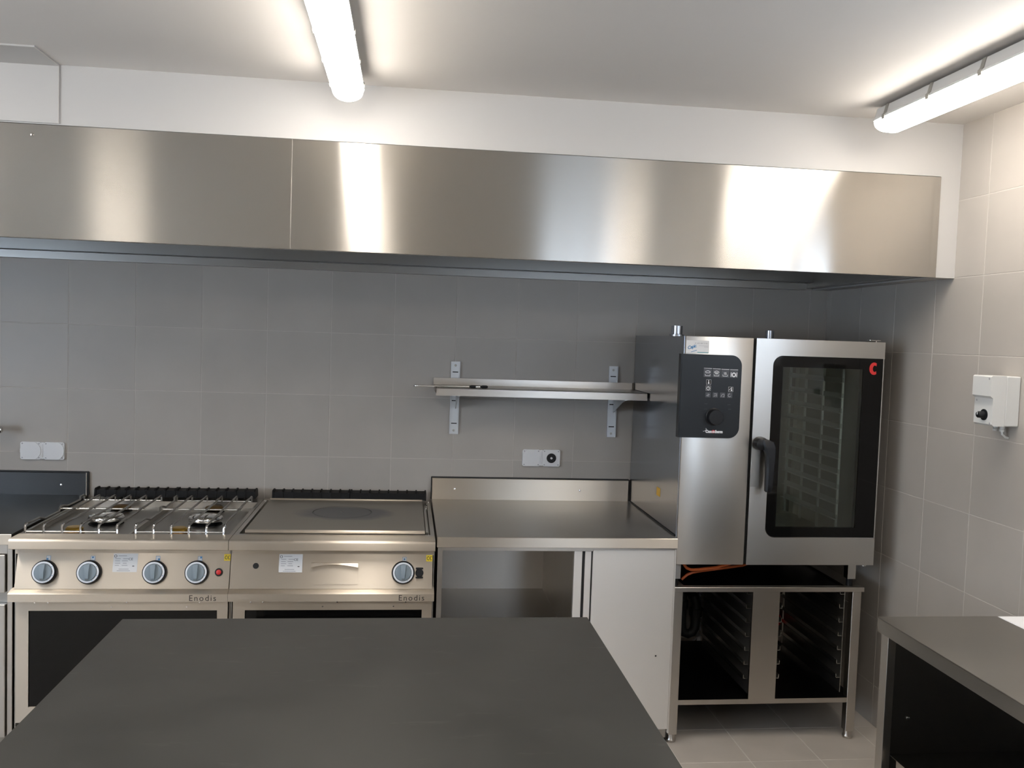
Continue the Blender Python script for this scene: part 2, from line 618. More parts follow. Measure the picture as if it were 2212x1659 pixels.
def tile(parent, plane, u0, u1, v0, v1, m):
    w, h = u1 - u0 - J, v1 - v0 - J
    if w < 0.01 or h < 0.01: return
    o = bpy.data.objects.new('tile', tile_mesh(w, h, plane, m))
    cu, cv = (u0 + u1) / 2, (v0 + v1) / 2
    o.location = {'back': (cu, 0, cv), 'right': (RW, cu, cv), 'floor': (cu, cv, 0)}[plane]
    # no two tiles are laid exactly flush
    k = random.uniform(-0.00015, 0.00015)
    o.location[{'back': 1, 'right': 0, 'floor': 2}[plane]] += k
    o.parent = parent
    C.objects.link(o)


XJ = [LW] + [x for x in (-0.612 + T * k for k in range(-7, 13)) if LW + 0.02 < x < RW - 0.02] + [RW]
for a, b in zip(XJ, XJ[1:]):
    for c, d in zip(ZROWS, ZROWS[1:]):
        if d < 0.95 and b < 1.9: continue          # behind the cabinets
        if c > 1.9: continue                        # inside the hood
        tile(wall_back, 'back', a, b, c, d, WALL_TILE)
YJ = [0.0] + [y for y in (-0.6545 - T * k for k in range(-2, 14)) if y < -0.02]
for a, b in zip(YJ, YJ[1:]):
    for c, d in zip(ZROWS, ZROWS[1:]):
        if b >= WIN_Y0 - 0.01 and a <= WIN_Y1 + 0.01:        # cut round the window
            if c < WIN_Z0 < d: d = WIN_Z0
            elif c < WIN_Z1 < d: c = WIN_Z1
            elif c >= WIN_Z0 and d <= WIN_Z1: continue
        if b > -1.05 and c > 1.9: continue          # behind the boxed-in end of the hood
        tile(wall_right, 'right', b, a, c, d, WALL_TILE)
struct('trim_2', B(RW - 0.0005, RW + 0.006, FY, YJ[-1], 0, CEILZ), WALL_PRINT)
FXJ = [2.425 + 0.302 * k for k in range(-7, 3)] + [RW]
FYJ = [-0.04] + [-0.074 - 0.302 * k for k in range(0, 13)]
for a, b in zip(FXJ, FXJ[1:]):
    for c, d in zip(FYJ, FYJ[1:]):
        tile(floor, 'floor', a, b, d, c, FLOOR_TILE)

# --- windows
def window(name, x0, x1, y0, y1, z0, z1, n, along='y'):
    fr = MB()
    t = 0.05
    put = (lambda m_, d0, d1, a, b, c, d: m_.box(d0, d1, a, b, c, d)) if along == 'y' else (lambda m_, d0, d1, a, b, c, d: m_.box(a, b, d0, d1, c, d))
    put(fr, x0, x1, y0, y1, z0, z0 + t)
    put(fr, x0, x1, y0, y1, z1 - t, z1)
    for k in range(n + 1):
        c = y0 + (y1 - y0 - t) * k / n
        put(fr, x0, x1, c, c + t, z0 + t, z1 - t)
    o = struct(name, fr, WHITE_PLASTIC)
    xm = (x0 + x1) / 2
    for k in range(n):
        c0 = y0 + (y1 - y0 - t) * k / n + t
        c1 = y0 + (y1 - y0 - t) * (k + 1) / n
        p_ = MB()
        put(p_, xm - 0.003, xm + 0.003, c0, c1, z0 + t, z1 - t)
        part('pane', p_, PANE, o)
    return o


PANE = bpy.data.materials.new('window_pane')
PANE.use_nodes = True
_nt = PANE.node_tree
_nt.nodes.clear()
_o = _nt.nodes.new('ShaderNodeOutputMaterial')
_mx = _nt.nodes.new('ShaderNodeMixShader')
_mx.inputs['Fac'].default_value = 0.06
_t1 = _nt.nodes.new('ShaderNodeBsdfTransparent')
_t2 = _nt.nodes.new('ShaderNodeBsdfGlossy')
_t2.inputs['Roughness'].default_value = 0.02
_nt.links.new(_t1.outputs[0], _mx.inputs[1])
_nt.links.new(_t2.outputs[0], _mx.inputs[2])
_nt.links.new(_mx.outputs[0], _o.inputs['Surface'])
window('window_1', RW + 0.06, RW + 0.12, WIN_Y0, WIN_Y1, WIN_Z0, WIN_Z1, 2)
window('window_2', LW - 0.14, LW - 0.08, LWY0, LWY1, LWZ0, LWZ1, 2)
window('added_window_3', FY - 0.14, FY - 0.08, FWX0, FWX1, FWZ0, FWZ1, 3, 'x')  # unseen window added behind the viewer to brighten the back wall


# --- boxed-in white soffit around the hood
HY, HZ0, HZ1, HXR, HXL = -1.08, 2.0056, 2.4005, 3.047, -1.75
mb = MB()
mb.box(LW, RW, HY, 0.006, HZ1 + 0.002, CEILZ)
mb.box(HXR, RW - 0.0005, HY, 0.0, HZ0, HZ1 + 0.002)
mb.box(LW, HXL, HY, 0.0, HZ0, HZ1 + 0.002)
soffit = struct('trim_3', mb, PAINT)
# access cover that wraps from the soffit on to the ceiling
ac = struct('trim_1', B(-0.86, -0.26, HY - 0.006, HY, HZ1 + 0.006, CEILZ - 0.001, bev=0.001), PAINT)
part('panel', B(-0.86, -0.26, HY - 0.215, HY - 0.006, CEILZ - 0.006, CEILZ, bev=0.001), PAINT, ac)
part('joint', MB().box(-0.2602, -0.2575, HY - 0.0022, HY, HZ1 + 0.006, CEILZ - 0.001).box(-0.2602, -0.2575, HY - 0.215, HY, CEILZ - 0.0022, CEILZ), INK_GREY, ac)

# ================================================================== ceiling lamps
def lamp(cx, y1, length, label, cat='ceiling lamp', group='strip lamps on the ceiling'):
    y0 = y1 - length
    t = thing('ceiling_lamp', (cx, (y0 + y1) / 2, CEILZ), label, cat, group)

    def ring(y, s, prof):
        return [(cx + a * s, y, z) for a, z in prof]
    hp = [(-0.056, 2.553), (-0.056, 2.560), (-0.05, 2.566), (-0.042, 2.597), (-0.03, 2.603), (0.03, 2.603), (0.042, 2.597), (0.05, 2.566), (0.056, 2.560), (0.056, 2.553)]
    hs = [(y1, .80), (y1 - .012, .95), (y1 - .03, 1), (y0 + .03, 1), (y0 + .012, .95), (y0, .80)]
    part('housing', MB().loops([ring(y, s, hp) for y, s in hs]), HOUSING, t)
    n = 14
    lens = []
    for y, s, dz in ((y1 + .002, .78, .45), (y1 - .012, .93, .78), (y1 - .05, 1, 1), (y0 + .05, 1, 1), (y0 + .012, .93, .78), (y0 - .002, .78, .45)):
        lens.append([(cx + 0.054 * s * math.cos(math.pi * i / n), y, 2.5525 - 0.047 * dz * math.sin(math.pi * i / n) ** 0.8) for i in range(n + 1)])
    part('diffuser', MB().loops(lens[2:4]), DIFFUSER, t, angle=1.2)
    part('end_cap', MB().loops(lens[:3]), DIFFUSER_END, t, angle=1.2)
    part('end_cap', MB().loops(lens[3:]), DIFFUSER_END, t, angle=1.2)
    for ym in (y1 - .28, y0 + .28):
        part('mount', B(cx - .02, cx + .02, ym - .02, ym + .02, 2.602, CEILZ), CLIP, t)
    k = int(length / 0.24)
    for i in range(k):
        y = y1 - 0.09 - i * (length - 0.18) / (k - 1)
        for s in (-1, 1):
            c = MB()
            c.prism([(0.0575, 2.544), (0.0595, 2.546), (0.0595, 2.560), (0.053, 2.567), (0.045, 2.598), (0.0425, 2.597), (0.0505, 2.565), (0.0572, 2.559)],
                    lambda a, b, s=s: (cx + s * a, y - .009, b), lambda a, b, s=s: (cx + s * a, y + .009, b))
            part('clip', c, CLIP, t)
    return t


LL = 1.27
lamp(0.745, -1.195, LL, 'glowing white strip lamp on the ceiling over the dark work table')
lamp(2.71, -1.245, LL, 'glowing white strip lamp with visible grey clips, close to the tiled side wall')
lamp(-1.22, -1.22, LL, 'white strip lamp on the ceiling over the dark worktop')
for x, w in ((-1.22, 'near the wide left window'), (0.745, 'behind the viewer, in line with the work table'), (2.71, 'behind the viewer, over the end of the side counter')):
    lamp(x, -4.2, LL, 'unseen added strip lamp on the ceiling ' + w)  # unseen rear row, added to light the room

# ================================================================== extraction hood
hood = thing('extraction_hood', ((HXL + HXR) / 2, -0.5, HZ0), 'long brushed steel extraction hood running above the ranges', 'hood')
SEAM = 0.541
for a, b in ((HXL, SEAM - 0.0008), (SEAM + 0.0008, HXR)):
    part('front_panel', B(a, b, HY - 0.003, HY - 0.0005, HZ0, HZ1, bev=0.0008), STEEL_HOOD, hood)
part('seam', B(SEAM - 0.0008, SEAM + 0.0008, HY - 0.0022, HY - 0.0006, HZ0, HZ1), CHROME, hood)
part('rivet', MB().lathe((-0.349, HY - 0.003, 2.364), (0, -1, 0), [(0.006, 0), (0.005, 0.002), (0, 0.003)], 12), STEEL_HOOD, hood)
# inside: front lip, top and back linings, collecting gutter along the tiles
part('front_lip', MB().box(HXL, HXR, HY, HY + 0.03, HZ0, HZ0 + 0.0015).box(HXL, HXR, HY + 0.0285, HY + 0.03, HZ0 + 0.0015, HZ0 + 0.03), STEEL_IN, hood)
part('lining', MB().box(HXL, HXR, HY + 0.003, -0.001, HZ1 - 0.01, HZ1).box(HXL, HXR, -0.012, -0.001, HZ0 + 0.04, HZ1 - 0.01).box(HXL, HXL + 0.003, HY, -0.001, HZ0 + 0.02, HZ1 - 0.01).box(HXR - 0.003, HXR - 0.0005, HY, -0.001, HZ0 + 0.005, HZ1 - 0.01), STEEL_IN, hood)
for a, b in ((HXL, 0.536), (0.541, 2.99)):
    g = MB()
    g.box(a, b, -0.052, -0.050, HZ0 - 0.003, HZ0 + 0.031).box(a, b, -0.050, -0.001, HZ0 - 0.003, HZ0 - 0.001)
    g.box(a, b, -0.058, -0.052, HZ0 + 0.028, HZ0 + 0.031)
    part('gutter', g, STEEL_IN, hood)
part('gutter_joint', B(0.533, 0.544, -0.056, -0.048, HZ0 - 0.004, HZ0 + 0.034), STEEL_IN, hood)
part('side_gutter', MB().box(2.99, HXR - 0.004, HY + 0.03, -0.001, HZ0 + 0.008, HZ0 + 0.010).box(2.99, 2.992, HY + 0.03, -0.001, HZ0 + 0.01, HZ0 + 0.03), STEEL_IN, hood)
for k in range(8):
    x0 = HXL + 0.06 + k * 0.59
    f = part('grease_filter', MB().prism([(-0.12, 2.12), (-0.10, 2.12), (-0.55, 2.36), (-0.57, 2.36)], lambda y, z: (x0, y, z), lambda y, z: (x0 + 0.55, y, z)), STEEL_IN, hood)


# ================================================================== cooking ranges
RX0, RXM, RX1 = -0.505, 0.304, 1.107
PT, PB = Vector((0, -0.834, 0.822)), Vector((0, -0.868, 0.690))        # control panel top and bottom edge
PD = (PB - PT)
PL = PD.length
PDn = PD / PL
PN = Vector((0, PDn.z, -PDn.y))
if PN.y > 0: PN = -PN


def pan(x, z, w=0.0):
    """point on the slanted control panel at height z, w proud of it"""
    s = (PT.z - z) / (PT.z - PB.z) * PL
    p = PT + PDn * s + PN * w
    return Vector((x, p.y, p.z))


def pz(z0):
    """lettering / printing on the panel: u along x, v up the panel from height z0"""
    return lambda x0: (lambda u, v: pan(x0 + u, z0 + v * 0.968, 0.0009))


def knob(parent, x, z, turn=0.0):
    o = part('knob', MB().lathe(pan(x, z), PN, [(0.0460, 0.0), (0.0465, 0.004), (0.0445, 0.016), (0.042, 0.019), (0, 0.019)], 32), BLACK_PLASTIC, parent)
    part('dial_ring', MB().lathe(pan(x, z), PN, [(0.0405, 0.0185), (0.0400, 0.0205), (0.034, 0.021), (0.033, 0.019)], 32), KNOB_RING, o)
    g = MB().lathe(pan(x, z), PN, [(0.0325, 0.018), (0.0325, 0.024), (0.030, 0.026), (0, 0.0262)], 28)
    # grip: tapered ridge across the dial
    dv = (PDn * math.cos(turn) + Vector((1, 0, 0)) * math.sin(turn)).normalized()
    sd = PN.cross(dv)
    c = pan(x, z)
    rings = []
    for s, wd, h in ((-0.031, .012, .0262), (-0.029, .0125, .034), (0.0, .010, .040), (0.024, .008, .036), (0.031, .006, .0262)):
        p = c + dv * s
        rings.append([p + sd * wd + PN * 0.02, p + sd * wd * .8 + PN * h, p - sd * wd * .8 + PN * h, p - sd * wd + PN * 0.02])
    g.loops(rings)
    part('grip', g, KNOB_GREY, o)
    for a in (-20, 35, 300):
        q = math.radians(a)
        e = c + (Vector((1, 0, 0)) * math.cos(q) - PDn * math.sin(q)) * 0.0368 + PN * 0.0208
        part('dial_mark', MB().lathe(e, PN, [(0.0016, 0), (0.0016, 0.0005)], 6), INK_BLUE, o)
    return o


def ce_sticker(parent, x, z):
    s = 0.0245
    o = part('ce_sticker', MB().poly([pan(x, z, .0008), pan(x + s, z, .0008), pan(x + s, z + s, .0008), pan(x, z + s, .0008)]), YELLOW, parent, 'yellow CE sticker', smooth=False)
    mb = MB()
    f = lambda u, v: pan(x + u, z + v, .0013)
    mb.ribbon(arc(0.0085, 0.0122, 0.005, 0.0062, 50, 310), 0.0021, f)
    mb.ribbon(arc(0.0190, 0.0122, 0.005, 0.0062, 50, 310), 0.0021, f)
    mb.ribbon([(0.0140, 0.0122), (0.0185, 0.0122)], 0.0019, f)
    part('lettering', mb, DARKTEXT, o, smooth=False)


def rating_label(parent, x0, x1, z0, z1):
    q = [(x0, z0), (x1, z0), (x1, z1), (x0, z1)]
    o = part('rating_label', MB().poly([pan(a, b, .0008) for a, b in q]), LABEL, parent, 'white printed rating label', smooth=False)
    w, h = x1 - x0, z1 - z0
    f = lambda u, v: pan(x0 + u * w, z0 + v * h, .0013)
    mb = MB()
    for v, a, b in ((.86, .2, .55), (.70, .08, .3), (.70, .4, .62), (.58, .08, .28), (.58, .36, .6), (.46, .08, .3), (.46, .4, .56), (.34, .08, .25), (.34, .36, .6), (.14, .25, .66), (.05, .18, .72)):
        mb.poly([f(a, v), f(b, v), f(b, v + .035), f(a, v + .035)])
    part('print', mb, INK_GREY, o, smooth=False)
    mb = MB()
    mb.ribbon(arc(.09, .86, .05, .07, 0, 360), 0.02, f)
    part('print', mb, INK, o, smooth=False)
    part('lettering', text_into(MB(), 'CE', 0.16, lambda u, v: f(.62 + u, .64 + v * 1.1)), INK, o, smooth=False)
    part('print', MB().poly([f(.80, .30), f(.88, .30), f(.88, .34), f(.80, .34)]), INK, o, smooth=False)


def icon(parent, x, z, shape):
    s = 0.0085
    o = part('burner_mark', MB().poly([pan(x + a * s, z + b * s, .0008) for a, b in ((-1, -1), (1, -1), (1, 1), (-1, 1))]), LABEL, parent, smooth=False)
    mb = MB()
    f = lambda u, v: pan(x + u * s, z + v * s, .0013)
    mb.ribbon([(-.9, -.9), (.9, -.9), (.9, .9), (-.9, .9)], .18, f, closed=True)
    a, b = shape
    mb.poly([f(a - .38, b - .38), f(a + .38, b - .38), f(a + .38, b + .38), f(a - .38, b + .38)])
    part('print', mb, INK_BLUE, o, smooth=False)


LIPZ0, LIPZ1, LIPY = 0.6475, 0.679, -0.896
NOSEY, TOPZ = -0.890, 0.8885


def range_base(t, x0, x1, text_x):
    e = 0.001
    a, b = x0 + e, x1 - e
    # carcass
    mb = MB()
    mb.box(a + .01, b - .01, -0.80, -0.012, 0.15, 0.86)
    part('body', mb, STEEL_IN, t)
    # side cheeks seen past the slanted panel
    part('cheek', B(a, a + .004, -0.832, -0.80, 0.12, 0.84), STEEL_IN, t)
    part('cheek', B(b - .004, b, -0.832, -0.80, 0.12, 0.84), STEEL_IN, t)
    # bull-nosed front edge of the hob
    prof = [(-0.80, 0.846), (-0.882, 0.846), (NOSEY, 0.850), (NOSEY, 0.876)]
    prof += [(NOSEY + 0.0125 - 0.0125 * math.cos(math.radians(q)), 0.876 + 0.0125 * math.sin(math.radians(q))) for q in (20, 40, 60, 80, 90)]
    prof += [(-0.80, TOPZ)]
    part('front_edge', MB().prism(prof, lambda y, z: (a, y, z), lambda y, z: (b, y, z)), STEEL_PANEL, t)
    # recessed strip and the slanted control panel
    part('recess', B(a + .004, b - .004, -0.834, -0.80, 0.818, 0.847), STEEL_PANEL, t)
    ins0 = 0.012 if x0 == RX0 else 0.0005
    ins1 = 0.008 if x1 == RX1 else 0.0005
    prof = [(PT.y, PT.z), (PB.y, PB.z), (PB.y + 0.004, PB.z - 0.002), (-0.80, PB.z - .002), (-0.80, PT.z)]
    cp = part('control_panel', MB().prism(prof, lambda y, z: (a + ins0, y, z), lambda y, z: (b - ins1, y, z)), STEEL_PANEL, t)
    # projecting drip lip
    prof = [(-0.866, PB.z - .0005), (LIPY + .002, LIPZ1), (LIPY, LIPZ1 - .002), (LIPY, LIPZ0), (LIPY + .003, LIPZ0), (-0.86, LIPZ0 + .004), (-0.80, LIPZ0 + 0.004), (-0.80, PB.z - .003)]
    lip = part('drip_lip', MB().prism(prof, lambda y, z: (a - 0.0005, y, z), lambda y, z: (b + 0.0005, y, z)), STEEL_PANEL, t)
    mb = MB()
    text_into(mb, 'Enodis', 0.0325, lambda u, v: (text_x + u, LIPY - 0.0006, LIPZ0 + 0.0035 + v), spacing=1.22)
    part('lettering', mb, DARKTEXT, lip, smooth=False)
    # oven door with black glass
    d0, d1 = a + 0.012, b - 0.006
    g0, g1 = a + 0.058, b - 0.046
    z0, z1, gz0, gz1 = 0.16, 0.644, 0.221, 0.600
    door = part('oven_door', MB().plate([(d0, z0), (d1, z0), (d1, z1), (d0, z1)], [[(g0, gz0), (g0, gz1), (g1, gz1), (g1, gz0)]], on_y(-0.852), on_y(-0.81)), STEEL_PANEL, t)
    part('glass', B(g0, g1, -0.846, -0.815, gz0, gz1), OVEN_GLASS, door)
    for x in (.1, .16, .45, .52, .80, .86):
        part('screw', MB().lathe((a + (b - a) * x, -0.852, 0.632 if x not in (.45, .8) else 0.614), (0, -1, 0), [(0.0035, 0), (0.003, 0.0012), (0, 0.0014)], 8), CHROME, door)
    part('plinth', B(a + .02, b - .02, -0.79, -0.75, 0.03, 0.15), STEEL_IN, t)
    for x in (a + .08, b - .08):
        for y in (-0.72, -0.1):
            part('foot', MB().cyl((x, y, 0), (x, y, 0.15), 0.025), STEEL_IN, t)
    # black cast flue grille at the rear, in two lengths
    for q in range(2):
        f0 = a + 0.047 + q * 0.367
        f1 = f0 + 0.3655
        fl = part('flue_grille', MB().prism([(-0.104, 0.906), (-0.098, 0.936), (-0.03, 0.938), (-0.022, 0.906)], lambda y, z: (f0, y, z), lambda y, z: (f1, y, z)), BLACK_IRON, t)
        for i in range(9):
            x = f0 + 0.004 + i * (f1 - f0 - 0.008) / 8
            part('rib', MB().prism([(-0.108, 0.904), (-0.101, 0.938), (-0.09, 0.9445), (-0.04, 0.9445), (-0.02, 0.904)], lambda y, z: (x - .0035, y, z), lambda y, z: (x + .0035, y, z)), BLACK_IRON, fl)
    return cp


# ---- four-burner gas range
gas = thing('gas_range', ((RX0 + RXM) / 2, -0.45, 0), 'steel four-burner gas range with wire pan grates and black glass oven door', 'range')
cp = range_base(gas, RX0, RXM, 0.158)
a, b = RX0 + .001, RXM - .001
part('hob_rim', MB().plate([(a, -0.80), (b, -0.80), (b, -0.012), (a, -0.012)], [[(a + .012, -0.79), (a + .012, -0.115), (b - .016, -0.115), (b - .016, -0.79)]], lambda u, v: (u, v, TOPZ), lambda u, v: (u, v, TOPZ - .03)), STEEL_TOP, gas)
part('burner_tray', MB().box(a + .012, b - .016, -0.79, -0.115, 0.846, 0.852).box(-0.107, -0.099, -0.79, -0.115, 0.852, 0.882), STEEL_TOP, gas)
for k, x in enumerate((-0.386, -0.223, 0.020, 0.179)):
    knob(gas, x, 0.751, 0.06)
    icon(gas, x + 0.008, 0.803, [(-.4, -.4), (0, .3), (.4, -.4), (.4, .4)][k])
bt = part('igniter_button', MB().lathe(pan(0.262, 0.752), PN, [(0.0155, 0), (0.0155, 0.004), (0.012, 0.005), (0, 0.005)], 20), BLACK_PLASTIC, gas)
part('push_cap', MB().lathe(pan(0.262, 0.752), PN, [(0.0098, 0.004), (0.0098, 0.009), (0.007, 0.011), (0, 0.0115)], 16), RED, bt, 'red push cap')
rating_label(gas, -0.139, -0.048, 0.752, 0.8205)
ce_sticker(gas, 0.2785, 0.795)
for gi, (g0, g1) in enumerate(((-0.485, -0.143), (-0.073, 0.266))):
    gr = part('pan_grate', MB().tube([(g0, -0.785, 0.895), (g1, -0.785, 0.895)], 0.0032), WIRE, gas)
    part('crossbar', MB().tube([(g0 - .004, -0.43, 0.9145), (g1 + .004, -0.43, 0.9145)], 0.0035), WIRE, gr)
    part('crossbar', MB().tube([(g0, -0.145, 0.898), (g1, -0.145, 0.898)], 0.0032), WIRE, gr)
    for i in range(6):
        x = g0 + i * (g1 - g0) / 5
        pts = [(x, -0.786, 0.874), (x, -0.786, 0.914), (x, -0.783, 0.9195), (x, -0.776, 0.9222)]
        if i in (0, 5):
            s = 1 if i == 0 else -1
            pts += [(x + s * .003, -0.66, 0.922), (x + s * .006, -0.645, 0.917), (x + s * .012, -0.63, 0.912), (x + s * .012, -0.48, 0.912), (x + s * .006, -0.455, 0.920), (x, -0.43, 0.922), (x, -0.40, 0.921), (x + s * .010, -0.38, 0.915), (x + s * .010, -0.23, 0.915), (x, -0.20, 0.922)]
        pts += [(x, -0.155, 0.9222), (x, -0.147, 0.9195), (x, -0.145, 0.914), (x, -0.145, 0.898)]
        part('bar', MB().tube(pts, 0.0048), GRATE, gr)
        part('bar_tip', MB().tube([(x, -0.7862, 0.872), (x, -0.7862, 0.914), (x, -0.783, 0.9195), (x, -0.775, 0.9226)], 0.0053), CHROME, gr)
    xc = (g0 + g1) / 2 + 0.03
    # front burner with its bright bowl, small rear burner, brass injector disc
    fb = part('burner', MB().lathe((xc, -0.47, 0.852), (0, 0, 1), [(0.075, 0), (0.07, 0.010), (0.05, 0.014), (0.05, 0.02), (0, 0.02)], 28), BLACK_IRON, gas)
    part('burner_cap', MB().lathe((xc, -0.47, 0.866), (0, 0, 1), [(0.045, 0), (0.070, 0.010), (0.074, 0.020), (0.066, 0.032), (0.035, 0.038), (0, 0.039)], 32), CHROME, fb, angle=1.2)
    rb = part('burner', MB().lathe((xc - .02, -0.20, 0.852), (0, 0, 1), [(0.05, 0), (0.045, 0.012), (0, 0.012)], 24), BLACK_IRON, gas)
    part('burner_cap', MB().lathe((xc - .02, -0.20, 0.864), (0, 0, 1), [(0.03, 0), (0.042, 0.012), (0.036, 0.02), (0, 0.023)], 24), BURNT, rb, angle=1.2)
    br = part('burner_ring', MB().lathe((xc - .065, -0.655, 0.852), (0, 0, 1), [(0.04, 0), (0.04, 0.012), (0.032, 0.022), (0, 0.022)], 24), BURNT, gas)
    part('burner_cap', MB().lathe((xc - .065, -0.655, 0.874), (0, 0, 1), [(0.034, 0), (0.034, 0.006), (0.026, 0.012), (0, 0.013)], 24), BRASS, br)

# ---- solid-top range
sol = thing('solid_top_range', ((RXM + RX1) / 2, -0.45, 0), 'steel solid-top range with a dark flat hotplate and round centre lid', 'range')
cp = range_base(sol, RXM, RX1, 0.964)
a, b = RXM + .001, RX1 - .001
part('hob_rim', MB().plate([(a, -0.80), (b, -0.80), (b, -0.012), (a, -0.012)], [[(a + .018, -0.775), (a + .018, -0.05), (b - .018, -0.05), (b - .018, -0.775)]], lambda u, v: (u, v, TOPZ), lambda u, v: (u, v, TOPZ - .03)), STEEL_TOP, sol)
part('well', MB().box(a + .018, b - .018, -0.775, -0.05, 0.846, 0.85), HOLE, sol)
PX0, PX1 = 0.345, 1.066
circ = [(0.704 + 0.1305 * math.cos(2 * math.pi * i / 48), -0.397 + 0.1305 * math.sin(2 * math.pi * i / 48)) for i in range(48)]
hp = part('hotplate', MB().plate([(PX0, -0.765), (PX1, -0.765), (PX1, -0.115), (PX0, -0.115)], [circ], lambda u, v: (u, v, 0.9035), lambda u, v: (u, v, 0.875)), HOTPLATE, sol)
part('plate_edge', MB().tube([(PX0, -0.767, 0.8965), (PX1, -0.767, 0.8965)], 0.0075, 10), STEEL_PANEL, sol)
ld = part('centre_lid', MB().lathe((0.704, -0.397, 0.876), (0, 0, 1), [(0.1285, 0), (0.1285, 0.026), (0.127, 0.0275), (0.008, 0.0275), (0.006, 0.022), (0, 0.022)], 48), HOTPLATE, sol)
part('side_rail', B(PX1 + .004, PX1 + .014, -0.74, -0.13, 0.850, 0.892, bev=.001), STEEL_TOP, sol)
part('plate_back', B(PX0, PX1, -0.115, -0.106, 0.898, 0.909, bev=.001), STEEL_PANEL, sol)
for k, (x, y) in enumerate(((1.083, -0.16), (1.083, -0.22), (0.318, -0.08), (0.326, -0.08), (1.096, -0.07))):
    part('lug', B(x - .006, x + .006, y - .02, y + .02, 0.886, 0.897, bev=.002) if k < 2 else MB().lathe((x, y, TOPZ), (0, 0, 1), [(0.004, 0), (0.004, 0.004), (0, 0.006)], 10), CHROME, sol)
knob(sol, 0.981, 0.752, 0.0)
icon(sol, 0.985, 0.803, (0, 0))
part('port_hole', MB().lathe(pan(0.402, 0.776), PN, [(0.0115, 0.0), (0.0115, 0.0012), (0.010, 0.0014), (0, 0.0012)], 20), HOLE, sol)
rating_label(sol, 0.491, 0.582, 0.752, 0.8205)
ce_sticker(sol, 1.0725, 0.795)
# drip drawer front with arched pull
f = lambda w: (lambda u, v: pan(u, v, w))
dr = part('drip_drawer', MB().plate(rrect(0.618, 0.802, 0.706, 0.790, 0.004, seg=3), [], f(0.0018), f(0.0002)), STEEL_PANEL, sol)
outer = [(0.618, 0.7895), (0.802, 0.7895)]
low = [(0.802 - 0.184 * i / 14, 0.771 + 0.0105 * math.sin(math.pi * i / 14)) for i in range(15)]
mb = MB()
rings = []
for i in range(15):
    x, zl = low[i]
    rings.append([pan(x, 0.7895, .002), pan(x, 0.7875, .016), pan(x, zl, .020), pan(x, zl + .0015, .018), pan(x, 0.785, .002)])
mb.loops(rings)
part('handle', mb, STEEL_PANEL, dr)
# black piezo plug right of the knob
pg = part('thermostat_plug', MB().lathe(pan(1.046, 0.751), PN, [(0.0165, 0), (0.0165, 0.008), (0.014, 0.010), (0, 0.010)], 20), BLACK_PLASTIC, sol)
for z in (0.768, 0.7335):
    mb = MB()
    mb.plate(rrect(1.031, 1.061, z - .0035, z + .0035, .003, seg=3), [], f(0.009), f(0.0))
    part('flange', mb, BLACK_PLASTIC, pg)


# ================================================================== worktops beside the ranges
def worktop(x0, x1, label, name='worktop', top_mat=None, up_mat=None):
    t = thing(name, ((x0 + x1) / 2, -0.43, 0.855), label, 'worktop')
    z = 0.8966
    part('top', MB().box(x0, x1, -0.847, -0.018, z - .004, z).box(x0, x0 + .0015, -.846, -.02, z - .04, z - .004).box(x1 - .0015, x1, -.846, -.02, z - .04, z - .004), top_mat or STEEL_TOP, t)
    part('front_fold', B(x0, x1, -0.850, -0.847, z - .0415, z, bev=.0012), STEEL_PANEL, t)
    up = part('upstand', B(x0, x1 - .008, -0.021, -0.004, z - .003, 1.0025, bev=.0015), up_mat or STEEL_PANEL, t)
    part('upstand_edge', B(x1 - .0105, x1 - .0078, -0.0225, -0.004, z, 1.0025), STEEL_PANEL, t)
    sl = MB()
    sl.box(x0 - .003, x1 - .005, -0.017, -0.0005, 1.0025, 1.008, bev=.001)
    sl.box(x0 - .005, x0, -0.017, -0.0005, z, 1.006, bev=.001).box(x1 - .008, x1 - .001, -0.017, -0.0005, z, 1.006, bev=.001)
    part('sealant', sl, SEAL, t, 'black sealant bead')
    return t, up


wr, up_ = worktop(1.1135, 2.1165, 'steel worktop between the solid-top range and the tall combi oven')
part('sealant', MB().tube([(2.1142, -0.03, 0.8982), (2.1142, -0.80, 0.8982)], 0.0032, 6), SEAL, wr)
for x in (1.226, 1.858):
    part('rivet', MB().lathe((x, -0.021, 0.949), (0, -1, 0), [(0.006, 0), (0.005, 0.002), (0, 0.003)], 10), CHROME, up_)
wl, up_ = worktop(-1.72, -0.510, 'darkened steel worktop with upstand beside the gas range', top_mat=STEEL_DARKENED, up_mat=STEEL_DARKENED)  # dark reflection put into the steel colour
part('rivet', MB().lathe((-0.632, -0.021, 0.944), (0, -1, 0), [(0.006, 0), (0.005, 0.002), (0, 0.003)], 10), CHROME, up_)


# ---- cabinet under the right worktop: open bay on the left, plain door on the right
cab = thing('base_cabinet', (1.615, -0.43, 0), 'steel base cabinet with open shelf bay and pale door beside the oven stand', 'cabinet')
zt = 0.853
part('side_panel', B(1.1185, 1.1385, -0.832, -0.02, 0.085, zt), STEEL, cab)
part('side_panel', B(2.100, 2.1165, -0.832, -0.02, 0.085, zt), STEEL, cab)
part('divider', B(1.683, 1.700, -0.815, -0.02, 0.085, zt), STEEL, cab)
part('back_panel', B(1.1385, 2.100, -0.032, -0.022, 0.085, zt), STEEL_PALE, cab)  # pale colour stands in for light inside the bay
part('shelf', MB().box(1.1385, 1.683, -0.815, -0.032, 0.440, 0.450).box(1.1385, 1.683, -0.815, -0.812, 0.42, 0.44), STEEL, cab)
part('bottom_panel', B(1.1385, 2.100, -0.83, -0.03, 0.085, 0.10), STEEL, cab)
part('top_rail', B(1.1385, 2.100, -0.832, -0.80, 0.838, zt), STEEL, cab)
part('post', B(1.683, 1.7165, -0.832, -0.815, 0.085, 0.838, bev=.001), STEEL_PALE, cab)
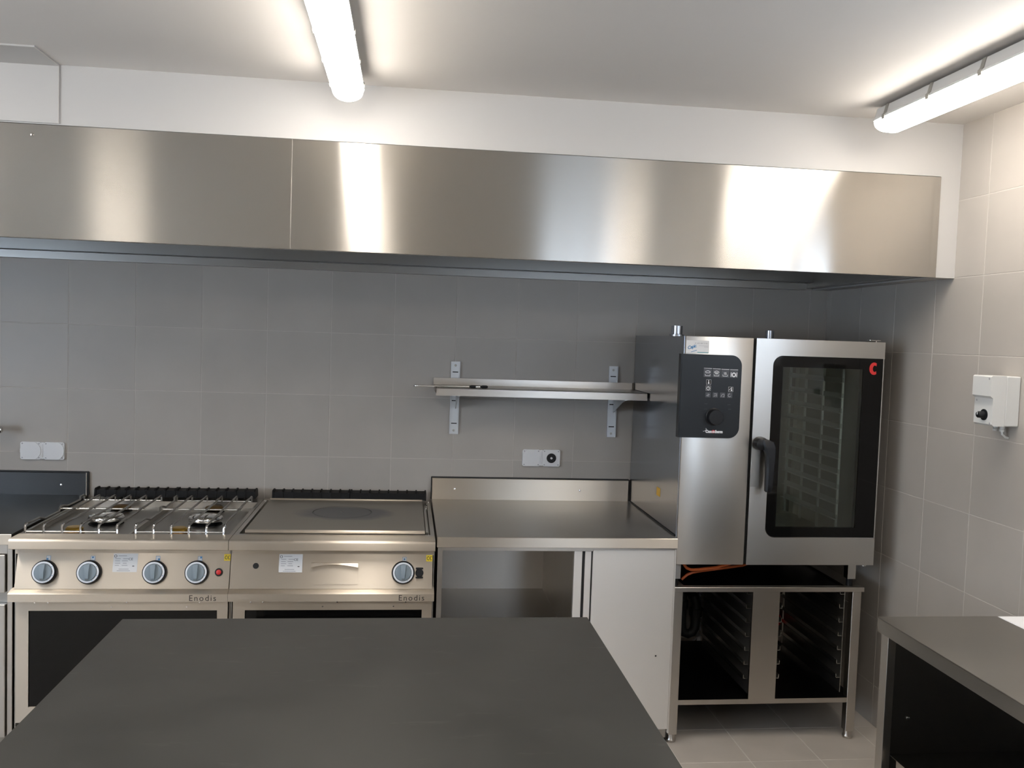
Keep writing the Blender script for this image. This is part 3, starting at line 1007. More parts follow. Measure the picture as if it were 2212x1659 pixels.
part('runner', B(1.7175, 1.7285, -0.826, -0.815, 0.1, 0.838), SEAL, cab)
part('post', B(1.7285, 1.7545, -0.832, -0.815, 0.085, 0.838, bev=.001), STEEL_PALE, cab)
part('runner', B(1.7550, 1.7600, -0.826, -0.815, 0.1, 0.838), SEAL, cab)
dr = part('door', B(1.7605, 2.109, -0.838, -0.818, 0.078, 0.845, bev=.0015), STEEL_PALE, cab)
part('rivet', MB().lathe((2.045, -0.838, 0.395), (0, -1, 0), [(0.004, 0), (0.003, 0.0015), (0, 0.002)], 8), SEAL, dr)
part('door_edge', B(2.1095, 2.1165, -0.834, -0.82, 0.06, 0.845), STEEL_PALE, cab)
for x in (1.16, 2.09):
    for y in (-0.79, -0.08):
        ft = part('foot', MB().box(x - .02, x + .02, y - .02, y + .02, 0.03, 0.088), STEEL_IN, cab)
        part('foot_pad', MB().lathe((x, y, 0), (0, 0, 1), [(0.02, 0), (0.022, 0.008), (0.012, 0.014), (0.012, 0.035)], 14), STEEL_IN, ft)

# ---- cabinet under the left worktop
cab = thing('base_cabinet', (-1.115, -0.43, 0), 'steel base cabinet with drawers above doors beside the gas range', 'cabinet')
part('body', MB().box(-1.71, -0.52, -0.815, -0.02, 0.10, zt), STEEL_IN, cab)
part('post', B(-0.5305, -0.5115, -0.835, -0.80, 0.08, zt, bev=.001), STEEL, cab)
for q in range(2):
    x1 = -0.5345 - q * 0.59
    dw = part('drawer', B(x1 - 0.575, x1, -0.846, -0.818, 0.668, 0.815, bev=.002), STEEL, cab)
    part('handle', MB().box(x1 - 0.40, x1 - 0.18, -0.858, -0.846, 0.785, 0.80, bev=.002), STEEL, dw)
    dd = part('door', B(x1 - 0.575, x1, -0.846, -0.818, 0.10, 0.622, bev=.002), STEEL, cab)
    part('handle', B(x1 - 0.05, x1 - 0.03, -0.858, -0.846, 0.48, 0.58, bev=.002), STEEL, dd)
part('top_rail', B(-1.71, -0.5305, -0.835, -0.80, 0.818, zt), STEEL, cab)
for x in (-1.66, -0.57):
    for y in (-0.78, -0.08):
        part('foot', MB().cyl((x, y, 0), (x, y, 0.10), 0.022), STEEL_IN, cab)

# ---- chrome tap whose spout end just enters the picture
tp = thing('mixer_tap', (-1.17, -0.08, 0.8966), 'chrome tap spout end above the dark worktop and its socket', 'tap')
part('spout', MB().tube([(-1.17, -0.08, 0.897), (-1.17, -0.08, 1.175), (-1.16, -0.08, 1.202), (-1.13, -0.083, 1.214), (-1.02, -0.09, 1.213), (-0.90, -0.095, 1.210)], 0.012, 12), CHROME, tp)
part('spout_end', MB().lathe((-0.864, -0.095, 1.207), (-1, 0.0, 0.1), [(0, 0), (0.012, 0.002), (0.02, 0.012), (0.021, 0.03), (0.012, 0.045)], 18), CHROME, tp)
part('base', MB().lathe((-1.17, -0.08, 0.8966), (0, 0, 1), [(0.03, 0), (0.03, 0.02), (0.018, 0.05), (0.014, 0.06)], 18), CHROME, tp)


# ================================================================== wall shelf
sh = thing('wall_shelf', (1.62, -0.15, 1.22), 'steel wall shelf on two slotted rails holding a chrome rod', 'shelf')
SZ0, SZ1, SX0, SX1, SY = 1.432, 1.467, 1.110, 2.112, -0.300
# folded tray: top, front fold, end folds, back upstand
mb = MB()
mb.box(SX0, SX1, SY, -0.012, SZ1 - .002, SZ1).box(SX0, SX1, SY, SY + .002, SZ0, SZ1).box(SX0, SX0 + .002, SY, -0.012, SZ0 + .01, SZ1).box(SX1 - .002, SX1, SY, -0.012, SZ0 + .01, SZ1).box(SX0, SX1, SY + .002, SY + .014, SZ0, SZ0 + .0015)
part('board', mb, STEEL, sh)
part('upstand', B(SX0 - .004, SX1 - .002, -0.014, -0.012, SZ1 - .002, 1.5005, bev=.0005), STEEL, sh)
for x in (1.2135, 2.012):
    ra = MB()
    z0, z1, hw = 1.222, 1.582, 0.0225
    ra.box(x - hw, x + hw, -0.006, -0.0005, z0, z1).box(x - hw, x - hw + .003, -0.0115, -0.006, z0, z1).box(x + hw - .003, x + hw, -0.0115, -0.006, z0, z1)
    rl = part('wall_rail', ra, GALV, sh)
    for z in (1.53, 1.408 - .02, 1.275):
        part('slot', B(x - .014, x + .014, -0.0068, -0.0058, z - .0025, z + .0025), HOLE, rl)
    for z in (1.563, 1.24):
        s = part('screw', MB().lathe((x, -0.006, z), (0, -1, 0), [(0.006, 0), (0.005, 0.002), (0, 0.003)], 12), STEEL_IN, rl)
    br = MB()
    for s in (-1,):
        xx = x + (0.006 if x < 1.5 else 0.006)
        br.prism([(-0.012, SZ0 - .001), (-0.25, SZ0 - .001), (-0.25, SZ0 - .008), (-0.20, SZ0 - .018), (-0.012, 1.348)], lambda y, z: (xx - .001, y, z), lambda y, z: (xx + .001, y, z))
    br.box(xx - .001, xx + .022, -0.25, -0.012, SZ0 - .002, SZ0)
    bk = part('bracket', br, GALV, sh)
    part('hook', B(xx - .006, xx + .006, -0.262, -0.246, SZ0 - .006, SZ0 - .0005, bev=.001), GALV, bk)

# sharpening rod lying over the shelf's left end
rod = thing('metal_rod', (1.19, -0.25, SZ1), 'thin chrome rod lying on the wall shelf with its tip sticking out', 'rod')
p0, p1 = Vector((1.020, -0.262, SZ1 + .0245)), Vector((1.352, -0.235, SZ1 + .0075))
p0 = Vector((1.025, -0.268, SZ1 + .0055))
dd = (p1 - p0).normalized()
p1.z = SZ1 + .0068
part('shaft', MB().tube([p0, p0 + dd * .03, p1 - dd * .08], 0.0042, 10), CHROME, rod)
part('handle', MB().lathe(p1 - dd * .085, dd, [(0.0045, 0), (0.0066, 0.01), (0.0066, 0.05), (0.0052, 0.053), (0.0052, 0.058), (0.0067, 0.061), (0.0067, 0.082), (0.004, 0.088), (0, 0.089)], 14), BLACK_PLASTIC, rod)
part('collar', MB().lathe(p1 - dd * .055, dd, [(0.0068, 0), (0.0070, 0.004), (0.0068, 0.022)], 14), CHROME, rod)
part('tip', MB().lathe(p0, -dd, [(0.0042, 0), (0.0055, 0.004), (0.005, 0.014), (0, 0.02)], 10), CHROME, rod)


# ================================================================== socket outlets
def lid_unit(t, x0, x1, z0, z1, closed):
    pl = part('cover_plate', MB().plate(rrect(x0, x1, z0, z1, 0.009, seg=4), [], on_y(-0.012), on_y(-0.0005)), WHITE_PLASTIC, t)
    cx, cz = (x0 + x1) / 2, (z0 + z1) / 2
    hw, hh = (x1 - x0) / 2, (z1 - z0) / 2
    if closed:
        # sprung lid with round outline clipped by the plate
        o = []
        for i in range(40):
            q = 2 * math.pi * i / 40
            o.append((cx + max(-hw * .98, min(hw * .98, 0.046 * math.cos(q))), cz + max(-hh * .98, min(hh * .98, 0.046 * math.sin(q)))))
        part('lid', MB().plate(o, [], on_y(-0.017), on_y(-0.012)), WHITE_PLASTIC, pl)
    else:
        part('socket_face', MB().lathe((cx, -0.012, cz), (0, -1, 0), [(0.024, 0), (0.024, 0.003), (0.022, 0.0035), (0.021, 0.001), (0, 0.001)], 28), BLACK_PLASTIC, pl)
        part('earth_pin', MB().lathe((cx, -0.012, cz), (0, -1, 0), [(0.0055, 0), (0.0055, 0.006), (0, 0.007)], 12), WHITE_PLASTIC, pl)
    for sx in (-1, 1):
        for sz in (-1, 1):
            part('screw', MB().lathe((cx + sx * (hw - .009), -0.012, cz + sz * (hh - .008)), (0, -1, 0), [(0.0032, 0), (0.0032, 0.0008), (0, 0.0006)], 8), INK_GREY, pl)


def socket(x0, z0, w, h, second_open, label):
    t = thing('socket_outlet', (x0 + w / 2, 0, z0), label, 'socket', 'double sockets on the tiled wall')
    m = x0 + w * 0.475
    lid_unit(t, x0, m - .001, z0, z0 + h, True)
    lid_unit(t, m + .012, x0 + w, z0, z0 + h, not second_open)
    part('bridge', B(m - .001, m + .012, -0.011, -0.0005, z0 + .003, z0 + h - .002), WHITE_PLASTIC, t)
    part('hinge', MB().cyl((m + .0055, -0.0125, z0 + .01), (m + .0055, -0.0125, z0 + h - .01), 0.003, seg=8), WHITE_PLASTIC, t)


socket(-0.820, 1.0615, 0.197, 0.083, False, 'white double socket with both lids closed, above the dark worktop')
socket(1.562, 1.068, 0.191, 0.084, True, 'white double socket with one black round outlet showing, under the wall shelf')

# ================================================================== combi oven
OX0, OX1, OY, OZ0, OZ1 = 2.118, 3.001, -0.82, 0.780, 1.743
ov = thing('combi_oven', ((OX0 + OX1) / 2, -0.42, 0.676), 'tall steel combi oven with black control panel and glass door', 'oven')
GX0, GX1 = 2.416, 2.428                          # gap between control front and door
CAV = (2.47, 2.945, -0.765, -0.12, 0.865, 1.66)  # cooking chamber
x0, x1, y0, y1, z0, z1 = CAV
mb = MB()
mb.box(OX0 + .002, x0, -0.790, -0.02, OZ0, OZ1 - .004)
mb.box(x1, OX1 - .006, -0.760, -0.02, OZ0, OZ1 - .004)
mb.box(x0, x1, -0.760, -0.02, OZ0, z0).box(x0, x1, -0.760, -0.02, z1, OZ1 - .004)
mb.box(x0, x1, y1, -0.02, z0, z1)
part('body', mb, STEEL_OVEN, ov)
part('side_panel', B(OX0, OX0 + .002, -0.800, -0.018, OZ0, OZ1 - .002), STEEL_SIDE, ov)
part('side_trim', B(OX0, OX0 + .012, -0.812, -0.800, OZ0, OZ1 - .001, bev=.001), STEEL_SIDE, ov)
part('left_front', B(OX0 + .003, GX0, OY, -0.79, OZ0, OZ1, bev=.0025, seg=2), STEEL_OVEN, ov)
part('gap', B(GX0, GX1, -0.80, -0.79, OZ0, OZ1 - .004), HOLE, ov)
# control panel
cpz0, cpz1, cpx0, cpx1 = 1.3195, 1.668, 2.103, 2.3655
pn = part('control_panel', MB().plate(rrect(cpx0 + .004, cpx1, cpz0, cpz1, 0.045, (0, 1, 1, 0), 8), [], on_y(OY - .008), on_y(OY - .0005)), PANEL_BLACK, ov)
part('panel_return', B(cpx0, cpx0 + .016, OY - .006, -0.795, cpz0, cpz1), PANEL_BLACK, pn)
PY = OY - .0086
F = on_y(PY)
F2 = on_y(PY - .0006)


def px_to(u, v):
    """panel drawing units: 0..1383 x 0..1659 over the panel artwork, to metres"""
    return (2.139 + (u - 200) * 0.0002985, 1.7395 - (v - 40) * 0.000286)


def art(pts):
    return [px_to(*p) for p in pts]


for i, u in enumerate((467, 594, 720, 846)):
    a, b = px_to(u - 58, 618)
    c, d = px_to(u + 58, 500)
    o = part('touch_key', MB().poly([F(a, b), F(c, b), F(c, d), F(a, d)]), BUTTON, pn, smooth=False)
    mb = MB()
    mb.ribbon(art([(u - 58, 490 + i * 3), (u + 58, 492 + i * 3)]), 0.0016, F2)
    s = 0.0019
    if i < 3:
        mb.ribbon(art([(u - 35, 575), (u - 33, 598), (u + 33, 598), (u + 35, 575)]), s, F2)
    if i < 2:
        mb.ribbon(art([(u - 36, 545), (u - 30, 535), (u, 524), (u + 30, 535), (u + 36, 545), (u + 22, 556), (u - 22, 556)]), s, F2, closed=True)
    if i in (1, 2):
        for k in (-14, 0, 14):
            mb.ribbon(art([(u + k, 540), (u + k - 3, 552), (u + k + 3, 564), (u + k, 578)]), s * .8, F2)
    if i == 3:
        mb.ribbon([px_to(u + 24 * math.cos(t), 575 + 27 * math.sin(t)) for t in [2 * math.pi * k / 16 for k in range(16)]], 0.0042, F2, closed=True)
        mb.ribbon(art([(u - 40, 540), (u - 40, 605)]), 0.0026, F2)
        mb.ribbon(art([(u + 42, 540), (u + 40, 605)]), 0.0026, F2)
    part('symbol', mb, INK_WHITE, pn, smooth=False)
for kind, u, v in (('t', 486, 690), ('c', 484, 780), ('p', 810, 788)):
    a, b = px_to(u - 34, v + 34)
    c, d = px_to(u + 34, v - 34)
    o = part('touch_key', MB().poly([F(a, b), F(c, b), F(c, d), F(a, d)]), HOLE, pn, smooth=False)
    mb = MB()
    mb.ribbon([(a, b), (c, b), (c, d), (a, d)], 0.0009, F2, closed=True)
    if kind == 't':
        mb.ribbon(art([(u, v - 28), (u, v + 8)]), 0.003, F2)
        mb.ribbon(art([(u, v + 6), (u, v + 24)]), 0.006, F2)
    elif kind == 'c':
        mb.ribbon([px_to(u + 23 * math.cos(t), v + 2 + 23 * math.sin(t)) for t in [2 * math.pi * k / 16 for k in range(16)]], 0.0022, F2, closed=True)
        mb.ribbon(art([(u, v - 14), (u, v + 2), (u + 10, v + 8)]), 0.0014, F2)
    else:
        mb.ribbon(art([(u + 12, v - 28), (u + 12, v + 8)]), 0.003, F2)
        mb.ribbon(art([(u + 12, v + 6), (u + 12, v + 24)]), 0.006, F2)
        mb.ribbon(art([(u - 24, v + 16), (u - 2, v - 16)]), 0.0018, F2)
    part('symbol', mb, INK_WHITE, pn, smooth=False)
for i, u in enumerate((485, 590, 696, 800)):
    v = 877
    a, b = px_to(u - 37, v + 37)
    c, d = px_to(u + 37, v - 37)
    o = part('touch_key', MB().poly([F(a, b), F(c, b), F(c, d), F(a, d)]), BUTTON, pn, smooth=False)
    mb = MB()
    if i == 0:
        mb.ribbon(art([(u, v - 20), (u, v + 26)]), 0.0018, F2).ribbon(art([(u - 24, v + 14), (u + 24, v - 6)]), 0.0018, F2)
    elif i == 1:
        mb.ribbon(art([(u - 22, v + 20), (u, v + 8), (u + 22, v + 16), (u + 20, v - 16), (u - 16, v - 16)]), 0.0018, F2)
    elif i == 2:
        mb.ribbon(art([(u - 24, v + 26), (u - 14, v), (u + 6, v - 18), (u + 22, v - 12), (u + 20, v + 26), (u, v + 22)]), 0.0018, F2)
    else:
        mb.ribbon([px_to(u - 4 + 20 * math.cos(t), v + 22 * math.sin(t)) for t in [0.5 + 4.6 * k / 10 for k in range(11)]], 0.0018, F2)
    part('symbol', mb, INK_GREY, pn, smooth=False)
for u, v in ((460, 1010), (795, 1015), (460, 1085), (808, 1080)):
    part('symbol', MB().ribbon(art([(u - 22, v), (u + 22, v)]), 0.0012, F), BUTTON, pn, smooth=False)
mb = MB()
mb.ribbon(art([(272, 1078), (372, 1078), (370, 1198), (270, 1198)]), 0.0009, F, closed=True)
part('usb_cover', mb, HOLE, pn, smooth=False)
kx, kz = 2.2535, 1.4085
kn = part('dial', MB().lathe((kx, OY - .008, kz), (0, -1, 0), [(0.037, 0), (0.037, 0.004), (0.0335, 0.006), (0.0325, 0.028), (0.030, 0.0315), (0, 0.032)], 40), BLACK_PLASTIC, pn)
mb = MB()
text_into(mb, 'Convotherm', 0.0152, lambda u, v: F(2.2205 + u, 1.3415 + v), spacing=0.92, bold=0.0012)
mb.ribbon([(2.2095, 1.3475), (2.2155, 1.3475), (2.2205, 1.3515), (2.2245, 1.3560)], 0.0014, F).ribbon([(2.2195, 1.3585), (2.2225, 1.3590), (2.2250, 1.3560)], 0.0012, F)
part('lettering', mb, INK_WHITE, pn, 'white maker name', smooth=False)
part('logo_dot', MB().lathe((2.2540, PY - .0002, 1.3465), (0, -1, 0), [(0.0068, 0), (0.0068, 0.0002)], 18), INK_RED, pn)
mb = MB()
text_into(mb, 'o', 0.0165, lambda u, v: F2(2.2495 + u, 1.3417 + v), bold=0.0008)
part('lettering', mb, INK_WHITE, pn, smooth=False)
# dealer sticker above the panel
Fs = on_y(OY - .0008)
Fs2 = on_y(OY - .0013)
st = part('dealer_sticker', MB().poly([Fs(2.124, 1.6725), Fs(2.222, 1.6725), Fs(2.222, 1.7250), Fs(2.124, 1.7250)]), LABEL, ov, 'white sticker with blue script', smooth=False)
mb = MB()
ca, sa = math.cos(0.30), math.sin(0.30)
text_into(mb, 'Capic', 0.0195, lambda u, v: Fs2(2.131 + u * ca - v * sa * .35, 1.6865 + u * sa + v * ca), spacing=0.85, bold=0.0006)
mb.ribbon([(2.145, 1.6765), (2.158, 1.6805), (2.170, 1.6850)], 0.0022, Fs2)
part('lettering', mb, INK_BLUE, st, smooth=False)
mb = MB()
text_into(mb, '01 600 584 14 40', 0.0085, lambda u, v: Fs2(2.1595 + u, 1.7105 + v), spacing=0.92)
mb.ribbon([(2.178, 1.7040), (2.2185, 1.7032)], 0.0013, Fs2).ribbon([(2.200, 1.6990), (2.2185, 1.6986)], 0.0013, Fs2)
part('lettering', mb, INK_GREY, st, smooth=False)
part('stripe', MB().ribbon([(2.172, 1.6760), (2.220, 1.6750)], 0.0028, Fs2), INK_TEAL, st, smooth=False)

# door: steel frame round a black-bordered pane
D0, D1 = GX1, OX1
gx0, gz0, gz1, r = 2.505, 0.899, 1.673, 0.042
fr = [(D0, OZ0), (D1, OZ0), (D1, gz0)]
fr += [(gx0 + r + r * math.cos(t), gz0 + r + r * math.sin(t)) for t in [math.radians(270 - 10 * i) for i in range(10)]]
fr += [(gx0 + r + r * math.cos(t), gz1 - r + r * math.sin(t)) for t in [math.radians(180 - 10 * i) for i in range(10)]]
fr += [(D1, gz1), (D1, OZ1), (D0, OZ1)]
door = part('door', MB().plate(fr, [], on_y(OY), on_y(OY + .045)), STEEL_OVEN, ov)
pane_o = rrect(gx0 + .001, D1 - .006, gz0 + .001, gz1 - .001, r, (1, 0, 0, 1), 8)
wx0, wx1, wz0, wz1 = 2.5505, 2.909, 0.942, 1.6255
part('glass_border', MB().plate(pane_o, [[(wx0, wz0), (wx0, wz1), (wx1, wz1), (wx1, wz0)]], on_y(OY + .002), on_y(OY + .012)), BLACK_GLASS, door)
part('edge_strip', MB().box(D1 - .0055, D1 - .001, OY + .0005, OY + .04, gz0, gz1), CHROME, door)
part('pane', B(wx0, wx1, OY + .003, OY + .006, wz0, wz1), GLASS, door)
part('inner_frame', MB().plate([(gx0, gz0), (D1 - .006, gz0), (D1 - .006, gz1), (gx0, gz1)], [[(wx0 - .01, wz0 - .005), (wx0 - .01, wz1 + .005), (wx1 + .005, wz1 + .005), (wx1 + .005, wz0 - .005)]], on_y(OY + .012), on_y(OY + .042)), BLACK_PLASTIC, door)
outl = gz0 - .0012
mb = MB()
mb.ribbon([(D1 - .004, gz0 - .0004)] + fr[3:13], 0.0022, on_y(OY - .0006))
part('edge_strip', mb, CHROME, door)
# red C emblem
mb = MB()
cc = (2.955, 1.630)
mb.plate(arc(cc[0], cc[1], .0205, .0265, 58, 302, 20) + list(reversed(arc(cc[0] + .0035, cc[1], .0095, .0140, 48, 312, 20))), [], on_y(OY - .0005), on_y(OY + .002))
part('emblem', mb, INK_RED, door, 'red letter C')
# lever handle
hx, hz = 2.459, 1.302
hd = part('handle', MB().lathe((hx, OY, hz), (0, -1, 0), [(0.027, 0), (0.028, 0.006), (0.028, 0.030), (0.026, 0.044), (0.018, 0.05), (0, 0.051)], 26), BLACK_PLASTIC, door)
lv = []
for z, xa, xb, ya, yb in ((1.322, 2.452, 2.478, -.022, -.05), (1.312, 2.455, 2.507, -.022, -.058), (1.285, 2.462, 2.513, -.024, -.062), (1.262, 2.471, 2.513, -.028, -.064), (1.20, 2.473, 2.509, -.034, -.068), (1.14, 2.472, 2.505, -.038, -.070), (1.108, 2.472, 2.502, -.040, -.069), (1.103, 2.475, 2.499, -.043, -.066)):
    c = .007
    lv.append([(xa + c, OY + ya, z), (xa, OY + ya - c, z), (xa, OY + yb + c, z), (xa + c, OY + yb, z), (xb - c, OY + yb, z), (xb, OY + yb + c, z), (xb, OY + ya - c, z), (xb - c, OY + ya, z)])
part('lever', MB().loops(lv), BLACK_PLASTIC, door)
part('latch_plate', B(2.430, 2.466, OY - .001, OY + .001, 1.115, 1.275), STEEL_IN, door)

# chamber furniture: ladder racks with ten rails each
for sx, rx in ((1, 2.880), (-1, 2.535)):
    rk = MB()
    for y in (-0.70, -0.52, -0.34, -0.165):
        rk.box(rx - .005, rx + .005, y - .005, y + .005, 0.885, 1.62)
    o = part('rack', rk, RACK, ov)
    part('rack_back', B(rx + sx * .012, rx + sx * .014, -0.185, -0.145, 0.885, 1.625), STEEL_IN, o)
    for i in range(10):
        z = 1.562 - 0.0672 * i
        g = MB()
        g.box(rx - sx * .018, rx - sx * .001, -0.715, -0.15, z - .002, z).box(rx - sx * .003, rx - sx * .001, -0.715, -0.15, z, z + .020)
        part('rail', g, RACK, o)
part('fan_guard', MB().box(2.488, 2.492, -0.72, -0.16, 0.90, 1.61), STEEL_IN, ov)
dt = MB()
dt.lathe((2.70, -0.44, 0.866), (0, 0, 1), [(0.07, 0), (0.07, 0.004), (0.02, 0.002), (0, 0.001)], 20)
part('drain', dt, WIRE, ov)
part('lamp_cover', MB().lathe((2.62, -0.122, 1.50), (0, -1, 0), [(0.045, 0), (0.04, 0.012), (0, 0.016)], 20), GREY_PLASTIC, ov)
part('probe_holder', MB().tube([(2.56, -0.15, 0.95), (2.56, -0.16, 0.90), (2.58, -0.2, 0.885), (2.62, -0.3, 0.885)], .006), CHROME, ov)
part('gasket', MB().tube([(2.56, OY + .05, 0.90), (2.56, OY + .05, 1.63), (2.925, OY + .05, 1.63), (2.925, OY + .05, 0.90), (2.56, OY + .05, 0.90)], .006), RUBBER, ov)
# top: two vent stubs and the hinge cap
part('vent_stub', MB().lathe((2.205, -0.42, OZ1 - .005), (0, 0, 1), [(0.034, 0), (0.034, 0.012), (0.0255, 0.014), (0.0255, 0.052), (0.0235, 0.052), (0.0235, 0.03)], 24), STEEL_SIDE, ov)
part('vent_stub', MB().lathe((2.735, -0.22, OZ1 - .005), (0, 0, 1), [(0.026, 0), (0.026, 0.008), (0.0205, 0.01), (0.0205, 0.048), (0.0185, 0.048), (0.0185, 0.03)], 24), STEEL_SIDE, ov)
part('hinge', MB().box(2.935, 2.985, OY + .01, OY + .04, OZ1 + .006, OZ1 + .010, bev=.001).cyl((2.972, OY + .025, OZ1 - .002), (2.972, OY + .025, OZ1 + .008), .006, seg=10), CHROME, ov)
part('hinge', MB().cyl((2.972, OY + .025, OZ0 - .010), (2.972, OY + .025, OZ0 + .002), .010, seg=12), CHROME, ov)
for x in (2.119, 2.907):
    for y in (-0.765, -0.10):
        ft = part('foot', MB().box(x, x + .036, y - .018, y + .018, 0.709, OZ0), STEEL_OVEN, ov)
        part('foot_pad', MB().cyl((x + .018, y, 0.676), (x + .018, y, 0.709), 0.014, seg=14), BLACK_PLASTIC, ft)
part('underside', B(OX0 + .01, OX1 - .02, -0.77, -0.03, OZ0 - .004, OZ0), HOLE, ov)
part('info_sticker', MB().poly([(OX0 - .0006, -0.557, 1.018), (OX0 - .0006, -0.500, 1.018), (OX0 - .0006, -0.500, 1.056), (OX0 - .0006, -0.557, 1.056)]), AMBER, ov, 'amber square sticker', smooth=False)

# ================================================================== stand under the oven
SXa, SXb, SYa, SYb = 2.121, 2.978, -0.80, -0.06
sd = thing('oven_stand', (2.55, -0.43, 0), 'open steel stand with tray rails carrying the combi oven', 'stand')
fr = MB()
z = 0.676
fr.box(SXa, SXb, SYa, SYa + .035, z - .020, z, bev=.001).box(SXa, SXb, SYb - .035, SYb, z - .02, z, bev=.001)
fr.box(SXa, SXa + .055, SYa + .035, SYb - .035, z - .02, z).box(SXb - .075, SXb, SYa + .035, SYb - .035, z - .02, z)
part('top_frame', fr, STEEL, sd)
part('shade_plate', B(SXa + .055, SXb - .075, SYa + .035, SYb - .035, z - .012, z - .009), STEEL_DARKENED, sd)  # added dark sheet standing in for the shade under the oven
for x in (SXa + .004, 2.927):
    for y in (SYa + .002, SYb - .042):
        lg = part('leg', B(x, x + .040, y, y + .040, 0.035, z - .02, bev=.0015), STEEL, sd)
        part('foot', MB().lathe((x + .02, y + .02, 0), (0, 0, 1), [(0.019, 0), (0.022, 0.010), (0.018, 0.018), (0.018, 0.036)], 16), STEEL, lg)
part('bottom_shelf', MB().box(SXa + .004, 2.967, SYa + .004, SYb, 0.183, 0.185).box(SXa + .004, 2.927, SYa + .004, SYa + .006, 0.165, 0.185).box(2.927, 2.93, SYa + .04, SYb, 0.165, 0.185), STEEL_DARKENED, sd)  # shade inside the stand put into the shelf colour
part('shelf_edge', B(SXa + .004, 2.927, SYa + .0025, SYa + .004, 0.165, 0.186), STEEL, sd)
part('centre_panel', MB().box(2.476, 2.5965, SYa + .003, SYa + .006, 0.185, z - .02), STEEL, sd)
for sx, x, back in ((1, 2.482, 0), (-1, 2.600, 0), (-1, 2.150, 0), (1, 2.905, 0)):
    rk = part('rail_panel', MB().box(x - .0015, x + .0015, SYa + .03, -0.17, 0.20, z - .02), STEEL_IN, sd)
    for i in range(7):
        zz = 0.265 + i * 0.062
        part('rail', MB().box(x - sx * .022, x - sx * .0015, SYa + .03, -0.18, zz, zz + .002).box(x - sx * .022, x - sx * .020, SYa + .03, -0.18, zz, zz + .018), WIRE, rk)

# ---- things on the floor wall behind the stand
cb = MB()
cb.tube([(2.176, -0.735, 0.774), (2.183, -0.74, 0.758), (2.196, -0.74, 0.744), (2.214, -0.74, 0.737), (2.25, -0.74, 0.738), (2.323, -0.74, 0.747), (2.39, -0.73, 0.760), (2.44, -0.70, 0.772)], 0.0065, 8)
oc = solo('power_cable', cb, ORANGE, (2.28, -0.74, 0.737), 'bright orange cable hanging in a bend under the combi oven', 'cable')
cb = MB()
cb.tube([(2.188, -0.70, 0.6825), (2.198, -0.70, 0.692), (2.212, -0.70, 0.704), (2.236, -0.70, 0.714), (2.275, -0.70, 0.721), (2.369, -0.69, 0.730), (2.474, -0.67, 0.738), (2.60, -0.55, 0.74)], 0.006, 8)
solo('power_cable', cb, ORANGE, (2.28, -0.66, 0.683), 'dim orange cable arching along the stand top under the combi oven', 'cable')
sp = thing('waste_trap', (2.395, -0.2, 0.187), 'black plastic waste trap pipe seen through the oven stand', 'pipe')
part('pipe', MB().tube([(2.36, -0.2, 0.60), (2.36, -0.2, 0.33), (2.363, -0.2, 0.300), (2.375, -0.2, 0.278), (2.396, -0.2, 0.270), (2.417, -0.2, 0.278), (2.429, -0.2, 0.300), (2.432, -0.2, 0.33), (2.432, -0.2, 0.42), (2.425, -0.19, 0.45), (2.41, -0.15, 0.47), (2.41, -0.002, 0.47)], 0.023, 14), RUBBER, sp)
part('union_nut', MB().cyl((2.36, -0.2, 0.40), (2.36, -0.2, 0.44), .030, seg=10), RUBBER, sp)
part('union_nut', MB().cyl((2.432, -0.2, 0.36), (2.432, -0.2, 0.40), .030, seg=10), RUBBER, sp)
part('pipe_hanger', MB().tube([(2.36, -0.2, 0.595), (2.36, -0.2, 0.655)], 0.02, 10), RUBBER, sp)
solo('data_cable', MB().tube([(2.30, -0.03, 0.145), (2.36, -0.03, 0.147), (2.42, -0.03, 0.155), (2.48, -0.03, 0.172), (2.51, -0.03, 0.20)], 0.004, 6), WHITE_CABLE, (2.40, -0.03, 0.141), 'thin pale cable curving below the black waste trap', 'cable')
solo('conduit', MB().box(2.508, 2.530, -0.016, -0.001, 0.02, 0.66, bev=.002), WHITE_CABLE, (2.519, -0.01, 0.02), 'pale vertical conduit on the wall beside the black waste trap', 'conduit')
rp = thing('power_plug', (2.88, -0.002, 0.26), 'round red plug behind the centre panel of the oven stand', 'plug')
part('socket_base', B(2.83, 2.93, -0.05, -0.001, 0.26, 0.42, bev=.004), GREY_PLASTIC, rp)
part('plug_body', MB().lathe((2.884, -0.05, 0.325), (-.12, -1, -.05), [(0.033, 0), (0.034, 0.08), (0.031, 0.105), (0.022, 0.118), (0, 0.122)], 20), RED, rp)

# ================================================================== dark work table in the foreground
TX0, TX1, TY1, TY0, TZ = 0.2075, 1.5215, -1.874, -3.35, 0.897
tb = thing('work_table', ((TX0 + TX1) / 2, (TY0 + TY1) / 2, 0), 'large dark work table standing free in front of the ranges', 'table')
part('table_top', MB().box(TX0, TX1, TY0, TY1, TZ - .003, TZ, bev=.001).box(TX0, TX1, TY1 - .002, TY1, TZ - .040, TZ - .003).box(TX0, TX1, TY0, TY0 + .002, TZ - .04, TZ - .003).box(TX0, TX0 + .002, TY0, TY1, TZ - .04, TZ - .003).box(TX1 - .002, TX1, TY0, TY1, TZ - .04, TZ - .003), STEEL_TABLE, tb)
for x in (TX0 + .03, TX1 - .07):
    for y in (TY0 + .03, TY1 - .07):
        lg = part('leg', B(x, x + .04, y, y + .04, 0.04, TZ - .04, bev=.0015), STEEL, tb)
        part('foot', MB().lathe((x + .02, y + .02, 0), (0, 0, 1), [(0.02, 0), (0.022, 0.01), (0.017, 0.016), (0.017, 0.042)], 14), STEEL_IN, lg)
